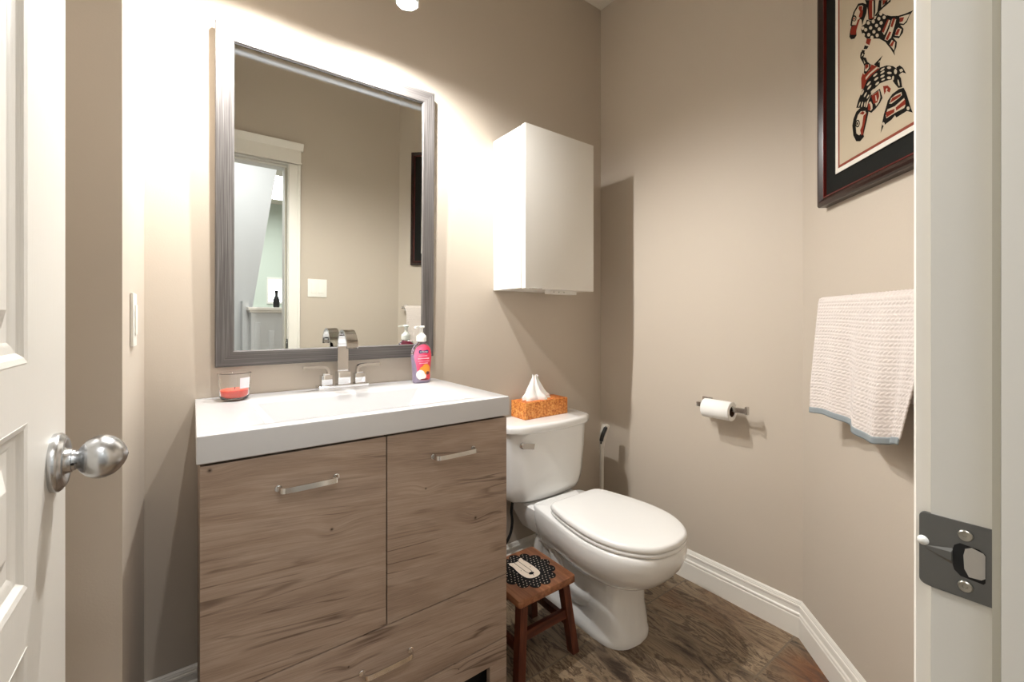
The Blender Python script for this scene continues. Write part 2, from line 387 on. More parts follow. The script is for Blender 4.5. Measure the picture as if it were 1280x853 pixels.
# bird print: (ink, layer, outline in cm from the frame's lower far corner)
ART = [
('k',0,[(18.68,51.52),(20.64,50.29),(22.53,48.47),(22.13,46.45),(20.91,45.15),(20.36,44.09),(20.08,46.08),(19.25,46.84),(18.54,45.68),(17.82,44.51),(17.97,43.12),(17.1,42.76),(15.47,43.62),(14.72,44.86),(15.02,46.17),(15.62,47.27),(15.17,47.76),(15.62,49.33),(16.66,50.66)]),
('c',1,[(18.96,50.95),(20.36,50.18),(21.05,49.45),(20.77,48.3),(20.22,46.89),(19.53,46.92),(18.68,46.68),(17.82,45.79),(15.62,47.27),(16.07,49.03),(17.1,50.35)]),
('r',2,[(19.1,50.49),(20.5,49.58),(20.36,48.59),(20.77,47.94),(20.36,46.79),(19.53,46.83),(18.96,47.76),(19.53,48.64),(18.82,50.05)]),
('r',2,[(15.92,46.98),(17.82,46.16),(18.54,47.14),(19.53,46.64),(18.11,45.05),(17.68,43.5),(15.47,44.93),(15.17,45.88)]),
('k',2,[(17.98,47.79),(17.73,47.54),(17.29,47.56),(16.77,47.85),(16.31,48.34),(16.03,48.89),(16.03,49.35),(16.28,49.6),(16.73,49.57),(17.25,49.27),(17.71,48.78),(17.97,48.24)]),
('c',3,[(17.64,47.97),(17.47,47.78),(17.18,47.78),(16.84,47.97),(16.54,48.29),(16.37,48.66),(16.37,48.98),(16.55,49.16),(16.84,49.16),(17.18,48.97),(17.47,48.65),(17.64,48.28)]),
('r',4,[(17.3,48.24),(17.2,48.12),(17.04,48.12),(16.85,48.22),(16.69,48.39),(16.6,48.6),(16.61,48.79),(16.7,48.9),(16.87,48.91),(17.05,48.81),(17.21,48.63),(17.3,48.42)]),
('k',0,[(21.45,50.5),(25.64,47.43),(25.64,44.33),(25.13,42.78),(24.11,43.05),(22.93,44.12),(22.66,46.96),(21.86,49.66)]),
('r',1,[(23.32,49.13),(24.88,47.99),(24.88,43.13),(23.19,44.12),(23.06,47.21)]),
('c',2,[(24.49,48.27),(25.01,47.89),(25.01,43.22),(24.49,43.4)]),
('k',0,[(27.01,46.42),(31.39,43.21),(31.17,42.89),(28.35,43.26),(27.38,43.27),(26.02,42.86),(25.39,43.47),(26.39,43.8)]),
('c',1,[(27.99,45.71),(28.35,45.44),(28.35,43.93),(29.54,43.74),(27.87,43.68)]),
('r',1,[(28.47,45.35),(29.78,44.4),(28.59,43.92)]),
('c',1,[(30.29,44.02),(30.94,43.55),(30.01,43.56)]),
('k',0,[(27.38,43.1),(29.78,40.41),(31.39,39.12),(30.71,38.45),(29.31,37.74),(28.35,36.36),(27.14,36.3),(22.26,39.44),(20.36,41.92),(19.81,43.74),(20.22,44.18),(21.73,43.88),(22.26,44.58),(24.11,42.96),(25.64,42.43),(26.39,42.94)]),
('c',1,[(28.36,41.75),(28.15,41.67),(27.83,41.77),(27.49,42.02),(27.21,42.36),(27.08,42.69),(27.13,42.93),(27.34,43.0),(27.66,42.9),(28.0,42.64),(28.28,42.31),(28.41,41.98)]),
('c',1,[(27.63,40.99),(27.42,40.91),(27.1,41.0),(26.75,41.25),(26.47,41.59),(26.34,41.93),(26.38,42.16),(26.6,42.24),(26.93,42.14),(27.27,41.89),(27.55,41.55),(27.68,41.22)]),
('c',1,[(29.55,40.0),(29.35,39.92),(29.03,40.01),(28.7,40.26),(28.43,40.59),(28.3,40.91),(28.34,41.15),(28.55,41.22),(28.87,41.13),(29.2,40.88),(29.47,40.55),(29.6,40.23)]),
('c',1,[(25.52,41.66),(25.3,41.58),(24.97,41.68),(24.61,41.94),(24.32,42.29),(24.18,42.63),(24.23,42.87),(24.45,42.95),(24.79,42.84),(25.15,42.58),(25.44,42.24),(25.57,41.9)]),
('c',1,[(28.48,39.31),(28.27,39.23),(27.95,39.32),(27.61,39.56),(27.34,39.9),(27.2,40.22),(27.25,40.46),(27.46,40.54),(27.78,40.45),(28.13,40.2),(28.4,39.87),(28.53,39.55)]),
('c',1,[(26.77,39.79),(26.56,39.7),(26.23,39.8),(25.88,40.05),(25.59,40.38),(25.46,40.72),(25.51,40.96),(25.72,41.04),(26.06,40.94),(26.41,40.69),(26.69,40.35),(26.82,40.02)]),
('c',1,[(23.6,42.63),(23.37,42.55),(23.02,42.65),(22.65,42.92),(22.35,43.27),(22.2,43.62),(22.25,43.87),(22.49,43.94),(22.84,43.83),(23.21,43.56),(23.5,43.21),(23.64,42.87)]),
('c',1,[(24.5,40.7),(24.28,40.62),(23.94,40.72),(23.57,40.98),(23.27,41.33),(23.13,41.67),(23.18,41.91),(23.41,41.99),(23.76,41.89),(24.12,41.63),(24.41,41.29),(24.55,40.95)]),
('c',1,[(27.76,38.2),(27.54,38.11),(27.22,38.2),(26.87,38.44),(26.6,38.77),(26.46,39.1),(26.51,39.34),(26.72,39.42),(27.05,39.33),(27.4,39.09),(27.67,38.76),(27.8,38.43)]),
('c',1,[(25.78,38.82),(25.56,38.74),(25.22,38.83),(24.86,39.08),(24.57,39.42),(24.44,39.75),(24.48,39.99),(24.71,40.08),(25.04,39.98),(25.4,39.73),(25.69,39.39),(25.82,39.06)]),
('c',1,[(22.54,41.48),(22.31,41.4),(21.95,41.51),(21.57,41.77),(21.27,42.12),(21.12,42.47),(21.17,42.72),(21.41,42.8),(21.77,42.69),(22.15,42.43),(22.45,42.07),(22.59,41.73)]),
('c',1,[(23.73,39.38),(23.5,39.3),(23.15,39.39),(22.78,39.65),(22.48,39.99),(22.34,40.34),(22.39,40.58),(22.62,40.67),(22.97,40.57),(23.34,40.31),(23.63,39.97),(23.78,39.63)]),
('c',1,[(27.02,37.07),(26.81,36.98),(26.48,37.07),(26.13,37.31),(25.85,37.64),(25.71,37.97),(25.76,38.21),(25.98,38.29),(26.31,38.2),(26.66,37.96),(26.94,37.63),(27.07,37.3)]),
('c',1,[(21.6,40.77),(21.36,40.68),(21.01,40.79),(20.62,41.05),(20.31,41.41),(20.16,41.76),(20.21,42.01),(20.45,42.09),(20.81,41.98),(21.2,41.72),(21.51,41.36),(21.65,41.02)]),
('c',1,[(25.02,37.82),(24.79,37.73),(24.46,37.82),(24.09,38.07),(23.8,38.4),(23.66,38.74),(23.71,38.98),(23.93,39.07),(24.27,38.98),(24.64,38.73),(24.93,38.39),(25.06,38.06)]),
('c',1,[(21.33,42.73),(21.09,42.65),(20.73,42.76),(20.34,43.03),(20.03,43.39),(19.88,43.75),(19.93,44.0),(20.18,44.08),(20.54,43.96),(20.93,43.69),(21.23,43.33),(21.38,42.98)]),
('k',0,[(29.78,40.58),(31.39,39.2),(33.84,37.58),(35.98,36.56),(38.62,35.55),(37.42,35.09),(36.6,34.1),(35.56,34.1),(34.49,34.9),(35.56,33.24),(35.35,32.43),(34.06,31.92),(32.07,33.44),(33.41,31.46),(33.19,30.31),(32.52,29.59),(32.74,28.48),(31.17,31.24),(29.31,34.07),(27.14,36.3),(28.35,36.36),(29.31,37.74),(30.24,38.76)]),
('c',1,[(29.78,39.08),(30.94,38.78),(31.39,38.3),(29.78,36.43),(28.83,35.88),(28.11,37.19)]),
('c',1,[(31.85,38.48),(33.41,37.32),(32.97,36.25),(31.39,33.56),(30.01,33.62),(28.83,34.7),(30.71,36.63)]),
('c',1,[(34.06,37.14),(37.82,35.42),(36.6,34.41),(35.56,34.34),(34.06,35.51),(34.28,36.32)]),
('c',1,[(33.84,34.78),(35.13,33.52),(34.28,32.18),(32.52,33.48),(33.19,34.66)]),
('c',1,[(31.62,33.25),(32.97,31.74),(32.52,29.75),(30.71,32.52)]),
('r',2,[(30.13,39.17),(30.75,38.88),(28.83,36.71),(28.16,37.49)]),
('r',2,[(32.07,38.24),(32.97,37.51),(31.85,36.04),(31.21,36.71)]),
('r',2,[(30.82,35.73),(31.51,35.12),(30.29,33.9),(29.42,34.63)]),
('r',2,[(34.38,36.76),(35.77,35.89),(35.35,35.19),(34.34,35.61)]),
('r',2,[(33.63,34.52),(34.54,33.89),(33.67,32.89),(32.74,33.66)]),
('r',2,[(32.07,32.63),(32.57,32.12),(31.85,31.28),(30.94,32.21)]),
('r',0,[(22.26,39.44),(24.11,38.16),(23.32,37.0),(21.86,38.45)]),
('k',0,[(21.45,38.17),(23.06,36.81),(22.26,36.6),(20.91,37.44)]),
('k',0,[(20.36,37.6),(21.59,36.66),(20.64,35.77),(19.53,36.44)]),
('k',0,[(19.81,37.35),(21.59,36.08),(20.91,35.24),(21.99,34.41),(22.53,33.03),(23.85,31.55),(23.59,30.47),(21.73,30.12),(21.05,30.86),(21.32,32.49),(20.91,33.45),(19.53,35.89),(19.53,36.62)]),
('c',1,[(20.5,36.66),(21.05,35.88),(20.03,35.77)]),
('c',1,[(20.91,34.7),(21.78,33.12),(21.35,33.16)]),
('c',1,[(21.51,32.92),(23.32,32.0),(23.32,30.98),(22.26,30.52),(21.4,31.01)]),
('r',2,[(21.67,32.73),(22.93,32.09),(22.93,31.35),(21.67,31.4)]),
('k',0,[(28.47,31.2),(27.38,30.33),(27.38,28.63),(26.39,29.38),(25.13,30.8)]),
('c',1,[(27.18,30.75),(27.43,30.13),(26.82,30.15)]),
('r',0,[(24.11,31.4),(26.39,29.55),(27.14,28.43),(24.36,28.46),(22.26,28.04),(20.91,26.63),(20.08,26.89),(19.94,30.03),(20.64,31.09),(21.18,30.33),(23.32,30.27)]),
('c',1,[(26.64,29.57),(27.09,28.94),(23.59,28.98),(21.59,28.41),(21.51,29.17),(23.32,29.57)]),
('k',0,[(27.38,28.63),(29.78,27.83),(32.07,26.33),(33.41,24.83),(33.84,23.3),(34.71,21.86),(35.13,19.41),(33.84,19.94),(32.74,21.49),(31.62,23.24),(29.78,23.93),(27.38,24.56),(24.36,24.1),(23.32,22.89),(22.26,22.36),(21.73,20.99),(17.82,22.89),(18.68,24.52),(20.36,26.38),(20.91,26.63),(22.26,28.22),(24.88,28.52)]),
('c',1,[(31.53,26.24),(31.42,26.12),(31.12,26.16),(30.71,26.35),(30.29,26.64),(29.98,26.95),(29.87,27.2),(29.98,27.31),(30.29,27.27),(30.71,27.07),(31.12,26.79),(31.42,26.48)]),
('c',1,[(29.23,27.58),(29.22,27.43),(28.97,27.33),(28.56,27.33),(28.09,27.41),(27.68,27.55),(27.46,27.73),(27.47,27.88),(27.73,27.97),(28.14,27.98),(28.62,27.9),(29.01,27.75)]),
('c',1,[(29.23,26.83),(29.22,26.68),(28.97,26.58),(28.56,26.57),(28.09,26.65),(27.68,26.79),(27.46,26.96),(27.47,27.12),(27.73,27.21),(28.14,27.22),(28.62,27.14),(29.01,27.0)]),
('c',1,[(31.74,24.81),(31.61,24.72),(31.28,24.79),(30.82,25.0),(30.36,25.3),(30.02,25.62),(29.89,25.85),(30.02,25.95),(30.36,25.88),(30.82,25.66),(31.28,25.35),(31.61,25.05)]),
('c',1,[(29.22,25.75),(29.21,25.59),(28.96,25.51),(28.56,25.52),(28.09,25.64),(27.69,25.82),(27.47,26.02),(27.48,26.19),(27.73,26.27),(28.15,26.25),(28.61,26.13),(29.0,25.95)]),
('c',1,[(31.53,23.7),(31.42,23.57),(31.12,23.59),(30.71,23.76),(30.29,24.05),(29.98,24.36),(29.87,24.62),(29.98,24.76),(30.29,24.73),(30.71,24.55),(31.12,24.27),(31.42,23.96)]),
('c',1,[(29.37,24.74),(29.33,24.62),(29.1,24.57),(28.73,24.62),(28.32,24.75),(27.98,24.92),(27.8,25.09),(27.84,25.21),(28.08,25.25),(28.45,25.2),(28.86,25.08),(29.19,24.91)]),
('c',1,[(26.52,27.75),(26.53,27.59),(26.29,27.46),(25.88,27.41),(25.41,27.45),(24.99,27.57),(24.74,27.73),(24.74,27.9),(24.98,28.03),(25.4,28.08),(25.87,28.04),(26.29,27.92)]),
('c',1,[(26.9,26.52),(26.91,26.33),(26.69,26.19),(26.29,26.13),(25.81,26.16),(25.39,26.29),(25.13,26.48),(25.11,26.67),(25.34,26.82),(25.74,26.88),(26.22,26.83),(26.64,26.7)]),
('c',1,[(27.18,25.16),(27.22,24.96),(27.03,24.81),(26.68,24.73),(26.24,24.74),(25.84,24.86),(25.59,25.03),(25.56,25.23),(25.75,25.39),(26.11,25.47),(26.55,25.45),(26.94,25.33)]),
('c',1,[(23.94,27.12),(23.97,26.93),(23.76,26.72),(23.36,26.57),(22.88,26.5),(22.44,26.54),(22.17,26.67),(22.14,26.87),(22.35,27.08),(22.76,27.23),(23.24,27.3),(23.67,27.26)]),
('c',1,[(24.19,25.93),(24.23,25.74),(24.02,25.53),(23.62,25.37),(23.15,25.3),(22.71,25.33),(22.44,25.47),(22.4,25.67),(22.62,25.87),(23.02,26.03),(23.5,26.1),(23.93,26.07)]),
('c',1,[(25.45,24.27),(25.46,24.11),(25.24,23.96),(24.86,23.86),(24.41,23.83),(24.01,23.89),(23.78,24.01),(23.77,24.17),(24.0,24.32),(24.39,24.43),(24.84,24.45),(25.22,24.39)]),
('c',1,[(21.14,26.22),(21.21,26.02),(21.09,25.76),(20.81,25.49),(20.45,25.3),(20.09,25.23),(19.85,25.31),(19.78,25.5),(19.9,25.77),(20.18,26.04),(20.55,26.23),(20.9,26.3)]),
('c',1,[(22.33,25.03),(22.4,24.84),(22.3,24.58),(22.03,24.32),(21.69,24.14),(21.35,24.07),(21.11,24.15),(21.04,24.34),(21.15,24.6),(21.41,24.86),(21.76,25.05),(22.1,25.11)]),
('c',1,[(23.32,23.85),(23.38,23.69),(23.28,23.49),(23.05,23.29),(22.75,23.14),(22.46,23.1),(22.26,23.17),(22.21,23.33),(22.31,23.54),(22.54,23.74),(22.84,23.88),(23.13,23.92)]),
('c',1,[(19.72,23.76),(19.78,23.59),(19.69,23.3),(19.48,22.97),(19.21,22.68),(18.95,22.52),(18.76,22.52),(18.71,22.69),(18.8,22.98),(19.01,23.32),(19.28,23.6),(19.54,23.76)]),
('c',1,[(20.72,23.29),(20.81,23.09),(20.79,22.77),(20.65,22.4),(20.44,22.08),(20.2,21.89),(20.0,21.9),(19.9,22.09),(19.93,22.42),(20.07,22.79),(20.28,23.11),(20.52,23.29)]),
('c',1,[(21.72,22.71),(21.84,22.53),(21.87,22.21),(21.8,21.85),(21.66,21.53),(21.47,21.34),(21.3,21.34),(21.18,21.52),(21.15,21.84),(21.21,22.21),(21.36,22.53),(21.55,22.71)]),
('c',1,[(33.49,24.14),(33.42,23.83),(33.21,23.69),(32.92,23.76),(32.63,24.01),(32.42,24.39),(32.34,24.79),(32.42,25.11),(32.63,25.25),(32.92,25.18),(33.21,24.92),(33.42,24.54)]),
('c',1,[(32.47,23.05),(32.34,22.8),(32.13,22.68),(31.91,22.74),(31.73,22.95),(31.64,23.26),(31.67,23.59),(31.81,23.85),(32.02,23.96),(32.24,23.9),(32.41,23.69),(32.5,23.38)]),
('c',1,[(34.23,21.06),(34.32,20.55),(34.32,20.2),(34.21,20.12),(34.04,20.31),(33.84,20.73),(33.68,21.27),(33.58,21.78),(33.59,22.13),(33.69,22.21),(33.86,22.02),(34.06,21.59)]),
('k',0,[(33.19,25.36),(34.28,25.21),(35.35,24.03),(36.39,22.02),(35.13,23.05),(34.28,23.06),(33.63,22.78),(33.41,24.35)]),
('c',1,[(34.06,24.3),(35.09,24.02),(35.56,23.12),(34.49,23.38)]),
('c',2,[(28.35,23.7),(29.78,23.93),(31.62,22.75),(32.74,20.69),(33.84,19.78),(31.62,20.3),(30.24,19.37),(28.59,20.55)]),
('r',3,[(28.59,23.23),(30.24,22.51),(31.39,21.08),(30.94,20.33),(29.78,21.44),(29.07,20.8)]),
('c',4,[(30.2,21.38),(30.06,21.27),(29.87,21.25),(29.69,21.33),(29.56,21.49),(29.52,21.68),(29.59,21.87),(29.73,21.98),(29.92,22.0),(30.1,21.92),(30.23,21.76),(30.26,21.56)]),
('k',0,[(23.85,23.32),(27.38,23.2),(28.35,20.33),(27.38,19.47),(25.89,18.83),(24.11,18.47),(23.06,19.32),(22.26,20.73),(23.06,22.32)]),
('c',1,[(24.11,23.36),(27.26,23.1),(27.75,20.81),(27.14,19.76),(25.89,19.18)]),
('r',2,[(24.11,23.02),(26.89,22.92),(27.18,21.27),(26.39,20.13),(25.01,20.47)]),
('c',3,[(25.64,22.4),(26.02,22.29),(26.39,20.64),(25.89,20.55)]),
('c',1,[(23.11,21.94),(23.9,21.81),(24.62,20.49),(24.67,19.25),(23.85,19.04),(22.93,19.91)]),
('r',2,[(22.8,21.74),(23.59,21.18),(23.98,19.76),(23.59,19.34),(22.8,19.8)]),
('k',0,[(29.54,17.2),(30.24,18.71),(31.85,19.53),(34.06,19.59),(35.56,19.11),(36.39,17.49),(37.82,13.18),(38.42,11.77),(36.6,13.02),(33.19,13.05),(32.74,13.82),(31.62,13.28),(28.83,13.05),(27.63,11.56),(28.35,14.44),(28.83,15.9)]),
('c',1,[(30.48,17.6),(31.17,18.74),(33.19,18.84),(35.13,18.47),(35.35,17.57),(34.28,17.32),(31.39,17.15)]),
('r',2,[(30.94,17.7),(31.85,18.56),(34.71,18.13),(34.71,17.58),(33.19,17.55)]),
('c',1,[(33.19,16.26),(36.18,16.66),(36.6,14.58),(36.18,14.0),(32.97,14.28),(29.31,14.34),(29.07,15.29),(29.78,16.62),(32.74,16.16)]),
('r',2,[(32.97,15.57),(36.08,16.09),(36.18,14.79),(33.19,14.74)]),
('r',2,[(29.54,16.07),(32.63,15.49),(32.52,14.65),(29.78,14.62)]),
('c',1,[(37.54,13.19),(37.47,12.98),(37.28,12.89),(37.01,12.95),(36.74,13.14),(36.55,13.42),(36.48,13.71),(36.55,13.92),(36.74,14.01),(37.01,13.94),(37.28,13.75),(37.47,13.47)]),
('c',1,[(29.24,13.24),(29.17,13.02),(28.97,12.92),(28.71,12.97),(28.45,13.16),(28.25,13.43),(28.18,13.71),(28.25,13.93),(28.45,14.03),(28.71,13.98),(28.97,13.79),(29.17,13.52)]),
('k',0,[(19.53,22.05),(22.26,20.9),(23.06,19.46),(22.26,17.18),(20.91,14.03),(21.18,13.37),(19.53,12.8),(17.82,13.49),(16.51,15.7),(16.07,18.69),(16.66,20.47),(17.82,21.78)]),
('c',1,[(19.81,21.28),(21.99,20.41),(22.26,19.66),(20.64,16.48),(20.36,14.44),(18.96,14.3),(17.68,15.4),(17.24,18.72),(18.4,20.77)]),
('r',2,[(19.25,20.55),(20.64,20.62),(21.45,19.87),(20.91,19.5)]),
('r',2,[(20.91,19.23),(22.26,19.48),(20.91,15.28),(20.91,14.2),(20.08,14.2),(19.53,15.88),(20.36,16.78)]),
('k',2,[(19.41,17.7),(19.21,17.25),(18.8,17.05),(18.3,17.15),(17.84,17.53),(17.53,18.09),(17.48,18.67),(17.69,19.12),(18.1,19.32),(18.6,19.21),(19.06,18.82),(19.36,18.27)]),
('c',3,[(19.07,17.87),(18.94,17.53),(18.67,17.37),(18.34,17.43),(18.04,17.68),(17.85,18.08),(17.82,18.5),(17.96,18.83),(18.23,18.99),(18.56,18.93),(18.86,18.67),(19.05,18.28)]),
('k',4,[(18.68,18.06),(18.6,17.88),(18.46,17.79),(18.28,17.82),(18.12,17.96),(18.01,18.18),(18.0,18.4),(18.07,18.59),(18.22,18.67),(18.4,18.64),(18.56,18.5),(18.66,18.29)]),
]
# ------------------------------------------------------------------ the room shell
T = .09
AX = DX + FY                         # corner of angled wall and front wall
AY = RX - DX                         # corner of angled wall and right wall (Y)
struct('floor', box(-1.6, 1.95, -4.6, 1.75, -.10, 0), M['floor'])
struct('ceiling', box(-1.6, 1.95, -4.6, 1.75, CEIL, CEIL+.10), M['ceil'])
struct('wall_back', box(LX-T, RX+T, WY, WY+T, 0, CEIL), M['wall'])
struct('wall_right', box(RX, RX+T, AY, WY, 0, CEIL), M['wall'])
k = T*math.sqrt(2)
struct('wall_angled', poly([(RX, AY, 0), (AX, FY, 0), (AX+k, FY, 0), (RX+T, AY+T-k, 0), (RX+T, AY, 0)], (0, 0, CEIL)), M['wall'], smooth=False)
struct('wall_left', box(LX-T, LX, PY, WY, 0, CEIL), M['wall'])
struct('wall_behind_door', box(-.36, LX-T, PY, PY+T, 0, CEIL), M['wall'])
struct('wall_left_recess', box(-.36, -.27, FY, PY, 0, CEIL), M['wall'])
OJ = .02
struct('wall_front', [box(-1.5, JL-OJ, HY, FY, 0, CEIL), box(JR+OJ, 1.95, HY, FY, 0, CEIL), box(JL-OJ, JR+OJ, HY, FY, HEAD+OJ, CEIL)], M['wall'], smooth=False)

# baseboard profile: (distance from wall, height)
BP = [(.002, 0), (.016, 0), (.016, .070), (.0135, .074), (.0135, .0765), (.016, .079), (.0150, .084), (.0115, .088), (.0105, .104), (.0135, .107), (.0125, .112), (.0095, .114), (.0095, .117), (.0075, .121), (.0075, .123), (.004, .128), (.002, .128)]
def baseboard(name, p0, p1, n, e0=0, e1=0):
    """p0->p1 along the wall foot, n = unit normal into the room; e = how far each end slides along per unit of depth (mitre)"""
    p0, p1, n = Vector(p0), Vector(p1), Vector(n); d = (p1-p0).normalized()
    r0 = [p0 + n*a + d*(a*e0) + Vector((0, 0, h)) for a, h in BP]
    r1 = [p1 + n*a - d*(a*e1) + Vector((0, 0, h)) for a, h in BP]
    struct(name, loft([r0, r1]), M['trim'], ang=12)
baseboard('baseboard_back', (LX, WY, 0), (RX, WY, 0), (0, -1, 0), 1, 1)
m45 = math.tan(math.radians(22.5))
baseboard('baseboard_right', (RX, WY, 0), (RX, AY, 0), (-1, 0, 0), 1, m45)
d2 = 1/math.sqrt(2)
baseboard('baseboard_angled', (RX, AY, 0), (AX+.02, FY+.02, 0), (-d2, d2, 0), m45, 0)
baseboard('baseboard_left', (LX, PY, 0), (LX, WY, 0), (1, 0, 0), 0, 1)

# door frame: jambs with a rebate for the leaf and a stop, casings, headed crown
CW = .066
struct('trim_1', [box(JR, JR+OJ, HY, FY+.001, 0, HEAD), box(JR-.011, JR+.001, HY, .0405, 0, HEAD-.011, .001, 2)], M['jamb'])
struct('trim_2', [box(JL-OJ, JL, HY, FY+.001, 0, HEAD), box(JL, JL+.011, HY, .0405, 0, HEAD-.011, .001, 2)], M['jamb'])
struct('trim_3', [box(JL-OJ, JR+OJ, HY, FY+.001, HEAD, HEAD+OJ), box(JL, JR, HY, .0428, HEAD-.011, HEAD, .002)], M['jamb'])
obj('jamb_strip', box(JR-.009, JR-.0005, .0408, .0450, 0, HEAD-.011), mat('strip_beige', srgb(176, 172, 158), .8), bpy.data.objects['trim_1'], smooth=False, label='dull beige strip on the door jamb')  # thin strip beside the stop, darker than the jamb paint
def casing(name, x0, x1):
    struct(name, [box(x0, x1, FY+.0005, FY+.0125, 0, HEAD+.006, .004, 3), 
                  box(x1-.016 if x0 > .3 else x0, x1 if x0 > .3 else x0+.016, FY+.0005, FY+.019, 0, HEAD+.006, .004, 3)], M['trim'])
casing('trim_4', JR+.005, JR+.005+CW)
casing('trim_5', JL-.005-.06, JL-.005)
hx0, hx1 = JL-.068, JR+.005+CW
struct('trim_6', [box(hx0, hx1+.002, FY+.0005, FY+.018, HEAD+.008, HEAD+.098, .002),
                  box(hx0, hx1+.006, FY+.0005, FY+.024, HEAD+.008, HEAD+.020, .005, 3),
                  poly([(hx0, FY+.001, HEAD+.094), (hx0, FY+.018, HEAD+.094), (hx0, FY+.021, HEAD+.104), (hx0, FY+.032, HEAD+.122), (hx0, FY+.036, HEAD+.136), (hx0, FY+.001, HEAD+.136)], (hx1+.014-hx0, 0, 0))], M['trim'])

# strike plate let into the right jamb, lip wrapping towards the room
def strike():
    zc = .945; y0, y1 = .0452, .079
    x = JR-.0015
    outl = [(x, y0, zc-.029), (x, y0, zc+.029)]
    # rounded lip end
    lip = []
    for k_ in range(7):
        a = PI/2*k_/6; lip.append((x, y1+.003+.004*math.sin(a), zc+.021+.004+.004*math.cos(a)-.0))
    lipb = [(p[0], p[1], 2*zc-p[2]) for p in reversed(lip)]
    pts = outl + [(x, y1, zc+.029)] + lip + lipb + [(x, y1, zc-.029)]
    pl = poly(pts, (.0035, 0, 0))
    for v in pl.verts:
        if v.co.y > y1: v.co.x += (v.co.y-y1)*.25
    par = bpy.data.objects['trim_1']
    p = obj('strike_plate', [pl], M['plate'], par, ang=20, label='dull grey metal strike plate')
    hole = [(x-.0005, yy, zc+zz) for yy, zz in ((.0625, .0125), (.0655, .010), (.067, .004), (.067, -.003), (.0655, -.009), (.062, -.0125), (.050, -.0135), (.049, -.012), (.049, .009), (.052, .0115))]
    obj('latch_hole', poly(hole, (.001, 0, 0)), M['dark'], p)
    tg = [(x-.0012+max(0, (yy-.055))*.10, yy, zc+zz) for yy, zz in ((.0490, -.0085), (.0490, .0085), (.0500, .0100), (.0560, .0118), (.0595, .0095), (.0605, .004), (.0600, -.006), (.0575, -.0112), (.0510, -.0105))]
    obj('latch_tongue', poly(tg, (.0008, 0, 0)), M['nickel'], p)
    obj('lip_dimple', loft([[(x-.0002, .066, zc-.006), (x-.0002, .066, zc+.007), (x-.0002, .082, zc+.0035), (x-.0002, .082, zc+.0005)], [(x-.0016, .067, zc-.003), (x-.0016, .067, zc+.004), (x-.0004, .0815, zc+.003), (x-.0004, .0815, zc+.001)]]), M['plate'], p, ang=10)
    for dz in (.0195, -.0195):
        sc = lathe([(0, .0012), (.0012, .0012), (.0015, .0018), (.0036, .0020), (.0042, .0012), (.0042, 0), (0, 0)], (x, .0595, zc+dz), (-1, 0, 0), 24)
        o = obj('screw', sc, M['screw'], p)
    obj('rubber_bumper', lathe([(0, .0028), (.0022, .0024), (.0036, .001), (.0038, 0), (0, 0)], (x+.001, .0835, zc+.006), (-1, .2, 0), 20), M['plasticw'], p, label='white dot on the lip')
strike()

# the open door leaf
def door_leaf():
    XF = -.135; XB = XF-.035
    y0, y1, z0, z1 = .15, .81, .012, 2.02
    sa = .645; sb = .25
    panels = [(.16, .798), (.8585, 1.0245), (1.087, 1.93)]
    parts = [box(XB, XF, sa, y1, z0, z1), box(XB, XF, y0, sb, z0, z1)]
    zz = [z0] + [v for p in panels for v in p] + [z1]
    for i in range(0, len(zz), 2): parts.append(box(XB, XF, sb, sa, zz[i], zz[i+1]))
    for a, b_ in panels:
        parts.append(box(XB+.006, XF-.009, sb-.002, sa+.002, a-.002, b_+.002))
        # sloped sticking around the panel (mitred), then the raised field
        def ring(g, x): return [(x, sb+g, a+g), (x, sa-g, a+g), (x, sa-g, b_-g), (x, sb+g, b_-g)]
        parts.append(loft([ring(-.0005, XF-.0095), ring(-.0005, XF+.0005), ring(.005, XF-.001), ring(.010, XF-.0055), ring(.016, XF-.0065), ring(.022, XF-.0095)], False, False))
        parts.append(loft([ring(.034, XF-.0095), ring(.052, XF-.002), ring(.056, XF-.002)], False, True))
    d = struct('door_1', parts, M['door'], ang=20)
    kc = Vector((XF, .749, .957))
    kn = obj('door_knob', [lathe([(0, 0), (.0345, 0), (.0350, .002), (.0350, .006), (.0330, .0085), (.0310, .0090), (.0300, .0108), (.0275, .0120), (.0240, .0112), (.0170, .0095), (.0150, .0110), (.0140, .0165), (.0128, .0170), (.0122, .0195), (.0110, .0200),
        (.0112, .0212), (.0165, .0245), (.0220, .0295), (.0255, .0355), (.0268, .0415), (.0262, .0475), (.0235, .0540), (.0190, .0595), (.0130, .0640), (.0070, .0668), (.0030, .0678), (.0022, .0672), (0, .0672)], kc, (1, 0, 0), 64)], M['satin'], d, ang=50, label='satin nickel egg-shaped door knob')
    obj('keyhole', cyl(kc+Vector((.0665, 0, 0)), kc+Vector((.0682, 0, 0)), .0014, 12), M['dark'], kn)
    obj('set_screw', cyl(kc+Vector((.0183, -.0113, -.002)), kc+Vector((.0183, -.0128, -.002)), .0016, 12), M['dark'], kn)
    for z in (.25, 1.05, 1.8):
        obj('hinge', [cyl((XF+.003, .140, z-.045), (XF+.003, .140, z+.045), .006, 16)], M['nickel'], d)
door_leaf()

